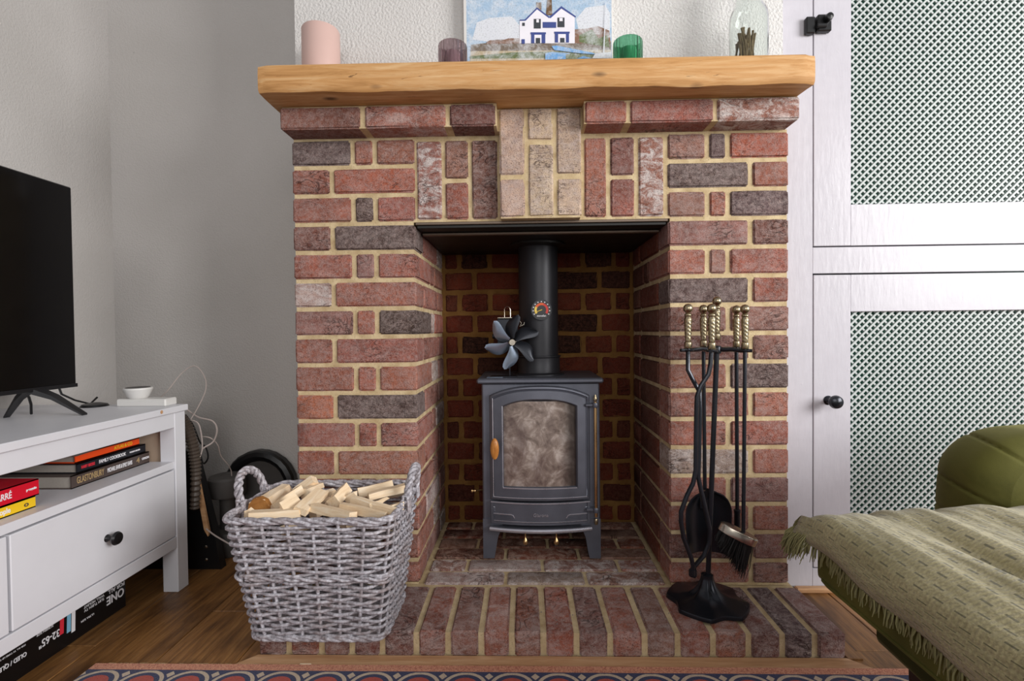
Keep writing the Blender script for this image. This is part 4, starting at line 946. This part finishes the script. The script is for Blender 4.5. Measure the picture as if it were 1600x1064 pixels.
tag(MB().lathe([(0, 0), (.034, .0), (.030, .006), (.015, .010), (0, .011)], (-1.275, .075, .5307), 24).build('coiled_lead', 'black'), 'low black coil of lead on the bench left of the white speaker', 'cable')
def cable(name, pxs, y, r, mat, label):
    P_ = [atY(a, b, y + (c if c else 0)) for a, b, c in pxs]; pts = []
    for k in range(len(P_) - 1):
        p0, p1, p2, p3 = P_[max(0, k - 1)], P_[k], P_[k + 1], P_[min(len(P_) - 1, k + 2)]
        for i in range(8):
            f = i / 8; pts.append(.5 * ((2 * p1) + (p2 - p0) * f + (2 * p0 - 5 * p1 + 4 * p2 - p3) * f * f + (3 * p1 - p0 - 3 * p2 + p3) * f ** 3))
    pts.append(P_[-1]); return tag(MB().tube(pts, r, 6).build(name, mat), label, 'cable')
cable('charging_cable', [(245, 626, 0), (262, 610, .0), (285, 582, .02), (305, 572, .03), (320, 590, .03), (321, 610, .02), (310, 635, 0), (298, 655, -.02)], .22, .0018, 'cable_white', 'grey cable arching highest against the wall above the white box')
cable('extension_cable', [(292, 640, 0), (310, 652, 0), (332, 658, 0), (339, 672, 0), (333, 690, 0), (318, 700, -.02), (306, 712, -.04)], .22, .0026, 'cable_white', 'thick white cable looping right of the bench corner')
cable('phone_cable', [(290, 655, 0), (308, 660, 0), (314, 676, 0), (316, 700, -.01), (312, 715, -.03)], .20, .0022, 'cable_white', 'white cable curling closest to the bench corner')
cable('lamp_cable', [(312, 682, 0), (328, 684, 0), (340, 695, .02), (345, 712, .05), (356, 726, .08), (361, 735, .10), (362, 744, .105)], .22, .0018, 'cable_white', 'thin white cable running down to the grey drum pedestal')
cable('dark_cable', [(290, 648, 0), (302, 665, 0), (312, 690, 0), (322, 700, 0), (325, 715, 0), (318, 724, 0), (313, 708, 0)], .21, .0026, 'black', 'black looped cable tangled among the white ones')
cable('floor_cable', [(322, 826, 0), (335, 836, .0), (350, 845, 0), (362, 852, 0)], .19, .0024, 'cable_white', 'pale cable crossing low in front of the grey pedestal')
# ================================================================ MANTEL ORNAMENTS
mz = 1.3705
cn = thing('glass_candle', (-.557, -.045, mz), 'tall pink frosted candle in glass at the left end of the mantel', 'candle')
MB().lathe([(0, 0), (.046, 0), (.0465, .004), (.0465, .126), (.044, .130), (.0425, .126), (.0425, .090), (0, .088)], (-.557, -.045, mz + .0022), 40).build('frosted_glass', 'candle_pink', cn)
def tealight(x, mat, label):
    o = thing('tealight_holder', (x, -.05, mz), label, 'candle holder')
    z = mz + (.001 if x < 0 else -.0002)
    MB().lathe([(0, 0), (.035, 0), (.036, .004), (.036, .078), (.0345, .082), (.033, .078), (.033, .006), (0, .006)], (x, -.05, z), 72, 'z', lambda a, h: 1 + .02 * math.cos(a * 24)).build('ribbed_glass', mat, o)
    MB().lathe([(0, .0065), (.019, .0065), (.019, .052), (.016, .060), (.008, .064), (0, .065)], (x, -.058, z), 24).build('tealight', 'wax', o)
tealight(-.220, 'glass_smoke', 'small smoky mauve ribbed glass tealight holder left of the painting')
tealight(.219, 'glass_green', 'small dark green ribbed glass tealight holder right of the painting')
va = thing('glass_vase', (.520, -.045, mz), 'tall clear glass cylinder with dried stalks at the right end of the mantel', 'vase')
MB().lathe([(0, 0), (.040, 0), (.045, .005), (.0455, .125), (.044, .142), (.038, .158), (.033, .166), (.031, .175), (.031, .25), (.0285, .25), (.0285, .174), (.031, .163), (.036, .155), (.0415, .140), (.043, .124), (.042, .012), (0, .012)], (.520, -.045, mz - .0015), 40).build('glass_body', 'glass', va)
sk = MB()
for k in range(46):
    a = R(0, 6.28); q = R(0, .026); x, y = .512 + q * math.cos(a), -.045 + q * math.sin(a); h = R(.06, .105)
    sk.tube([(x, y, mz + .0125), (x + R(-.004, .004), y, mz + h * .6), (x + R(-.008, .008), y + R(-.004, .004), mz + h)], [.0022, .0018, .003], 5)
tag(sk.build('dried_stalks', 'stalk', smooth=0), 'bundle of short dried brown stalks standing inside the clear glass vase', 'dried flowers', kind='stuff')
pc = thing('painting', (0, .02, mz), 'watercolour canvas of a white seaside house with blue boats on the mantel', 'painting')
px0, px1, pz0, pz1, pyy = -.199, .193, mz + .001, mz + .30, .012
MB().box(px0, px1, pyy, pyy + .022, pz0, pz1, .001).build('canvas', 'canvas_edge', pc)
lay = [0]
def art(pts, mat, name='painted_shape'):
    lay[0] += 1; y = pyy - .00008 * lay[0]
    q = [atY(a, b, pyy) for a, b in pts]
    return MB().prism([(p.x, p.z) for p in q], y, y + .00006).build(name, mat, pc, smooth=0)
def artbox(mat, x0, z0, x1, z1, name='painted_shape'):
    lay[0] += 1; y = pyy - .00008 * lay[0]; return MB().box(x0, x1, y, y + .00006, z0, z1).build(name, mat, pc, smooth=0)
artbox('c_sky', px0 + .008, pz0 + .001, px1 - .003, pz1 - .006, 'painted_sky')
art([(738, 62), (745, 35), (765, 28), (800, 26), (812, 40), (812, 62), (770, 66)], 'c_cloud', 'painted_cloud'); art([(900, 30), (915, 12), (945, 8), (953, 20), (953, 50), (905, 50)], 'c_cloud', 'painted_cloud')
art([(736, 72), (770, 68), (812, 66), (955, 64), (955, 100), (734, 100)], 'c_beach', 'painted_beach')
art([(736, 70), (770, 66), (774, 62), (815, 62), (955, 66), (955, 78), (735, 80)], 'c_wall', 'painted_wall'); art([(734, 88), (800, 82), (880, 80), (955, 84), (955, 90), (734, 92)], 'c_grass', 'painted_grass')
art([(898, 46), (915, 45), (935, 41), (952, 48), (954, 66), (898, 68)], 'c_brown', 'painted_hill'); art([(905, 55), (925, 46), (935, 60), (950, 55), (952, 74), (905, 66)], 'c_grass', 'painted_bush')
art([(760, 66), (766, 63), (785, 63), (795, 60), (812, 60), (812, 68), (760, 69)], 'c_brown', 'painted_sheds')
art([(838, 14), (838, 4), (846, 4), (846, 20), (838, 20)], 'c_chimney', 'painted_chimney'); art([(853, 24), (855, 0), (862, 0), (863, 24)], 'c_chimney', 'painted_chimney')
art([(812, 68), (812, 32), (820, 32), (839, 12), (859, 27), (877, 10), (898, 26), (898, 68)], 'c_house', 'painted_house')
for s_ in ([(819, 32), (839, 12), (840, 14), (821, 33)], [(839, 12), (859, 27), (858, 29), (838, 14)], [(858, 27), (877, 10), (879, 12), (860, 29)], [(877, 10), (900, 26), (899, 28), (876, 13)], [(812, 31), (820, 31), (820, 33), (812, 33)]): art(s_, 'c_navy', 'painted_roof_edge')
for x0, y0, x1, y1, mt in ((834, 30, 845, 45, 'c_window'), (871, 28, 882, 43, 'c_window'), (816, 36, 820, 41, 'c_window'), (848, 35, 869, 44, 'c_navy'), (829, 51, 853, 54, 'c_navy'), (866, 50, 890, 53, 'c_navy'), (830, 54, 852, 68, 'c_navy'), (867, 53, 889, 67, 'c_navy'), (835, 55, 846, 68, 'c_house'), (872, 54, 884, 67, 'c_house'), (837, 60, 844, 68, 'c_window'), (875, 60, 882, 67, 'c_window'), (815, 62, 820, 69, 'c_navy'), (838, 31, 842, 36, 'c_house'), (874, 29, 879, 34, 'c_house')):
    art([(x0, y0), (x1, y0), (x1, y1), (x0, y1)], mt, 'painted_window')
art([(862, 73), (870, 72), (925, 83), (933, 86), (905, 84), (866, 79)], 'c_boat', 'painted_boat'); art([(852, 84), (862, 82), (900, 85), (925, 92), (852, 94)], 'c_boat', 'painted_boat'); art([(930, 84), (955, 82), (955, 92), (925, 92)], 'c_cloud', 'painted_boat')
art([(884, 86), (895, 84), (912, 88), (900, 93), (884, 93)], 'c_grass', 'painted_grass'); art([(946, 5), (947, 5), (944, 84), (942, 84)], 'c_cloud', 'painted_mast')
# ================================================================ RUG
rug = MB().box(-1.0, 1.7, -1.45, -.2535, .0005, .010, .002).build('rug', 'rug', origin=(-1.0, -.2535, 0)); tag(rug, 'persian style rug with peach edge and navy medallion border before the hearth', 'rug')
fr = MB()
for k in range(60):
    x = R(-.98, -.6); fr.tube([(x, -.256, .006), (x + R(-.004, .006), -.250, .007), (x + R(-.008, .010), R(-.247, -.243), .003)], .0006, 4)
fr.build('stray_fringe', 'ink_gold', rug, kind='stuff')
# ================================================================ SOFA AND THROW
so = thing('sofa', (.95, -.85, 0), 'olive green velvet sofa at the right edge, partly covered by a throw', 'sofa')
SX = .432; FY = -.490
def rbox(x0, x1, y0, y1, z0, z1, r, name, mat, parent, crown=0.0, n=8, pleat=None):
    # soft cushion like box: superellipsoid-like rounding
    bm = bmesh.new(); bmesh.ops.create_cube(bm, size=2); bmesh.ops.subdivide_edges(bm, edges=bm.edges[:], cuts=n, use_grid_fill=True)
    c = Vector(((x0 + x1) / 2, (y0 + y1) / 2, (z0 + z1) / 2)); h = Vector(((x1 - x0) / 2, (y1 - y0) / 2, (z1 - z0) / 2))
    vs = []
    for v in bm.verts:
        p = Vector((v.co.x * h.x, v.co.y * h.y, v.co.z * h.z)); q = Vector([max(-(h[i] - r), min(h[i] - r, p[i])) for i in range(3)]); d = p - q
        if d.length > 1e-6: p = q + d.normalized() * r * min(1.0, max(abs(d.x), abs(d.y), abs(d.z)) / r)
        p.z += crown * max(0, 1 - (p.x / h.x) ** 2) * max(0, 1 - (p.y / h.y) ** 2) * (1 if p.z > 0 else 0)
        p += c
        if pleat: p = pleat(p)
        vs.append(p)
    bm.verts.index_update(); fs = [tuple(v.index for v in f.verts) for f in bm.faces]; bm.free()
    return MB().add(vs, fs).build(name, mat, parent, smooth=80)
rbox(SX, 1.25, -1.75, FY, .318, .405, .010, 'seat_base', 'velvet', so, n=14)
MB().tube([(SX + .001, -1.7, .322), (SX + .001, FY - .035, .322), (SX + .003, FY - .018, .323), (SX + .010, FY - .007, .323), (SX + .022, FY - .002, .323), (1.2, FY - .002, .322)], .003, 8).build('piping', 'velvet', so)
rbox(SX + .035, 1.22, -1.70, FY - .085, .262, .322, .015, 'under_frame', 'velvet_dark', so, n=8)
for yy in (-.665, -1.6):
    for xx in (.505, 1.15): MB().prism([(xx - .03, .27), (xx + .03, .27), (xx + .022, 0.0105), (xx - .022, .0105)], yy - .028, yy + .028).build('leg', 'leg_wood', so)
def plt(p):
    for zc, amp in ((.47, .007), (.43, .006)):
        d = (p.z - zc - .12 * (.78 - p.x)) / .006
        if p.x < .86 and p.y < -.36: p = p + Vector((0, amp * math.exp(-d * d) * max(0, 1 - (p.x - .70) / .14), 0))
    return p
def arm():
    mb = MB()
    # rolled arm: outline in xz, bulged along y
    x0, x1, y0, y1, zt_ = .772, 1.45, -.425, -.300, .560; vs = []
    nu, nv = 170, 26
    def prof(t):      # left side up, round the shoulder, over the top
        L1, L2 = .30, .16
        if t < .45: return Vector((x0 + .006 * math.sin(t / .45 * 3.14) * -1, 0, .16 + (zt_ - .115 - .16) * t / .45))
        if t < .72: a = (t - .45) / .27 * math.pi / 2; return Vector((x0 + .135 - .135 * math.cos(a), 0, zt_ - .115 + .095 * math.sin(a)))
        q = (t - .72) / .28; return Vector((x0 + .135 + (x1 - x0 - .135) * q, 0, zt_ - .02 + .020 * math.sin(q * 2.2)))
    def fn(u, v):
        p = prof(u); c = Vector((1.12, 0, .28)); s = (v - .5) * 2; e_ = abs(s) ** 3
        d = p - c; p = c + d * (1 - .11 * e_ * (1 if s < 0 else .25))
        y = (y0 + y1) / 2 + s * (y1 - y0) / 2
        pl = sum(a_ * math.exp(-((u - uc - .02 * s) / .0045) ** 2) for uc, a_ in ((.33, .005), (.43, .006), (.60, .006)))
        p = p - d.normalized() * pl * (1 - e_ * .5)
        return (p.x, y, p.z)
    mb.grid(fn, nu, nv)
    # front face, domed
    n0 = len(mb.v); ctr_ = Vector((1.05, y0 - .03, .28)); rings = 10
    def ff(u, v):
        a = Vector(fn(u, 0)); s = v; q = a.lerp(Vector((1.12, a.y, .28)), s); q.y = y0 - .050 * (1 - (1 - s) ** 2.4)
        pl = sum(a_ * math.exp(-((u - uc + .02 - .10 * s) / .0045) ** 2) for uc, a_ in ((.33, .006), (.43, .007), (.60, .006))) * max(0, 1 - s * 3.2)
        q.y += pl; return q
    mb.grid(ff, nu, 22); mb.grid(lambda u, v: Vector(fn(u, 1)).lerp(Vector((1.12, y1, .28)), v), nu, 3)
    return mb.build('arm', 'velvet', so, smooth=70)
arm()
# throw
thb = thing('throw_blanket', (.8, -.9, .42), 'woven sage green throw with tasselled fringe draped over the sofa seat', 'blanket')
NU, NV = 110, 90; HX_ = .022
def thr(u, v):
    # v: 0 hem on the left side -> across the seat to the right ; u: 0 far edge -> near
    Ls = .052; tot = .86; d = v * tot; y = FY + .035 - 1.25 * u
    yy = y
    hang = .016 + .005 * math.sin(u * 9 + 1) + .030 * min(1, u * 3) + .01 * u
    R1 = .03
    if d < .10:
        t = d / .10; x = SX - .006 - .006 * math.sin(t * 3.1) - .004 * math.sin(y * 37) * (1 - t); z = .404 - hang * (1 - t)
    elif d < .15:
        a = (d - .10) / .05 * math.pi / 2; x = SX - .006 + R1 * (1 - math.cos(a)); z = .404 + R1 * math.sin(a) * .75
    else:
        q = (d - .15) / (tot - .15); x = SX + R1 - .006 + .80 * q; z = .404 + R1 * .75 + .018 * math.sin(min(1, q * 2.2) * math.pi / 2) - .03 * max(0, q - .35) - .05 * max(0, q - .6) ** 1.5
    top = 1 if d > .12 else d / .12
    z += top * (.0035 * math.sin(x * 120 + 2 * math.sin(y * 6)) * math.exp(-((x - SX - .12) / .12) ** 2) + .004 * math.sin(x * 55 + y * 9) + .006 * math.exp(-((x - SX - .07 - (y - FY) * -.05) / .012) ** 2) - .005 * math.exp(-((x - SX - .10 - (y - FY) * -.06) / .01) ** 2))
    # far edge rolls down over the end of the seat
    fe = max(0.0, (y - (FY - .045)) / .08)
    if fe > 0: z -= .030 * fe * fe * (1 if d > .12 else .4) ; 
    z -= .012 * max(0, .18 - u) / .18 * 0
    return Vector((x, y, z))
mb = MB().grid(thr, NU, NV); nb = len(mb.v); base_f = list(mb.f)
tho = mb.build('cloth', 'throw', thb, smooth=80)
uvl = tho.data.uv_layers.new(name='UVMap')
for poly in tho.data.polygons:
    for li in poly.loop_indices:
        vi = tho.data.loops[li].vertex_index; i, j = divmod(vi, NV); uvl.data[li].uv = (j / (NV - 1) * .86, i / (NU - 1) * 1.25)
md = tho.modifiers.new('thickness', 'SOLIDIFY'); md.thickness = .004; md.offset = 1
fr = MB()
def tassel(p, d, L_, sp=3):
    for q in range(sp):
        o_ = Vector((R(-.003, .001), R(-.003, .003), 0)); a = p + o_; b = a + (d + Vector((R(-.35, .2), R(-.35, .35), R(-.15, .1)))).normalized() * L_ * R(.4, .6); c = b + (d * .5 + Vector((R(-.25, .15), R(-.3, .3), -.6))).normalized() * L_ * R(.35, .55)
        fr.tube([a, (a + b) / 2 + Vector((R(-.002, .002),) * 3), b, c], [.0013, .0013, .0011, .0005], 4, cap=False)
k = 0.0
while k < .8: tassel(thr(k, 0) - Vector((.002, 0, 0)), Vector((-.08, 0, -1)), R(.016, .027)); k += .0055
for v in [i * .008 for i in range(0, 30)]:
    p = thr(0, v); tassel(p + Vector((0, .002, 0)), Vector((-.45 if v < .12 else -.05, .45, -.8)), R(.025, .042), 4)
for q in range(26): p = thr(R(0, .03), R(0, .10)); tassel(p, Vector((-.45, .15, -.9)), R(.03, .045), 4)
fr.build('fringe', 'fringe', thb, kind='stuff', smooth=60)
# wood chip lying by the basket
tag(MB().box(-.545, -.520, -.2525, -.2495, .0065, .009, .0005).build('wood_chip', 'log'), 'tiny pale wood sliver on the oak strip below the basket', 'wood chip')
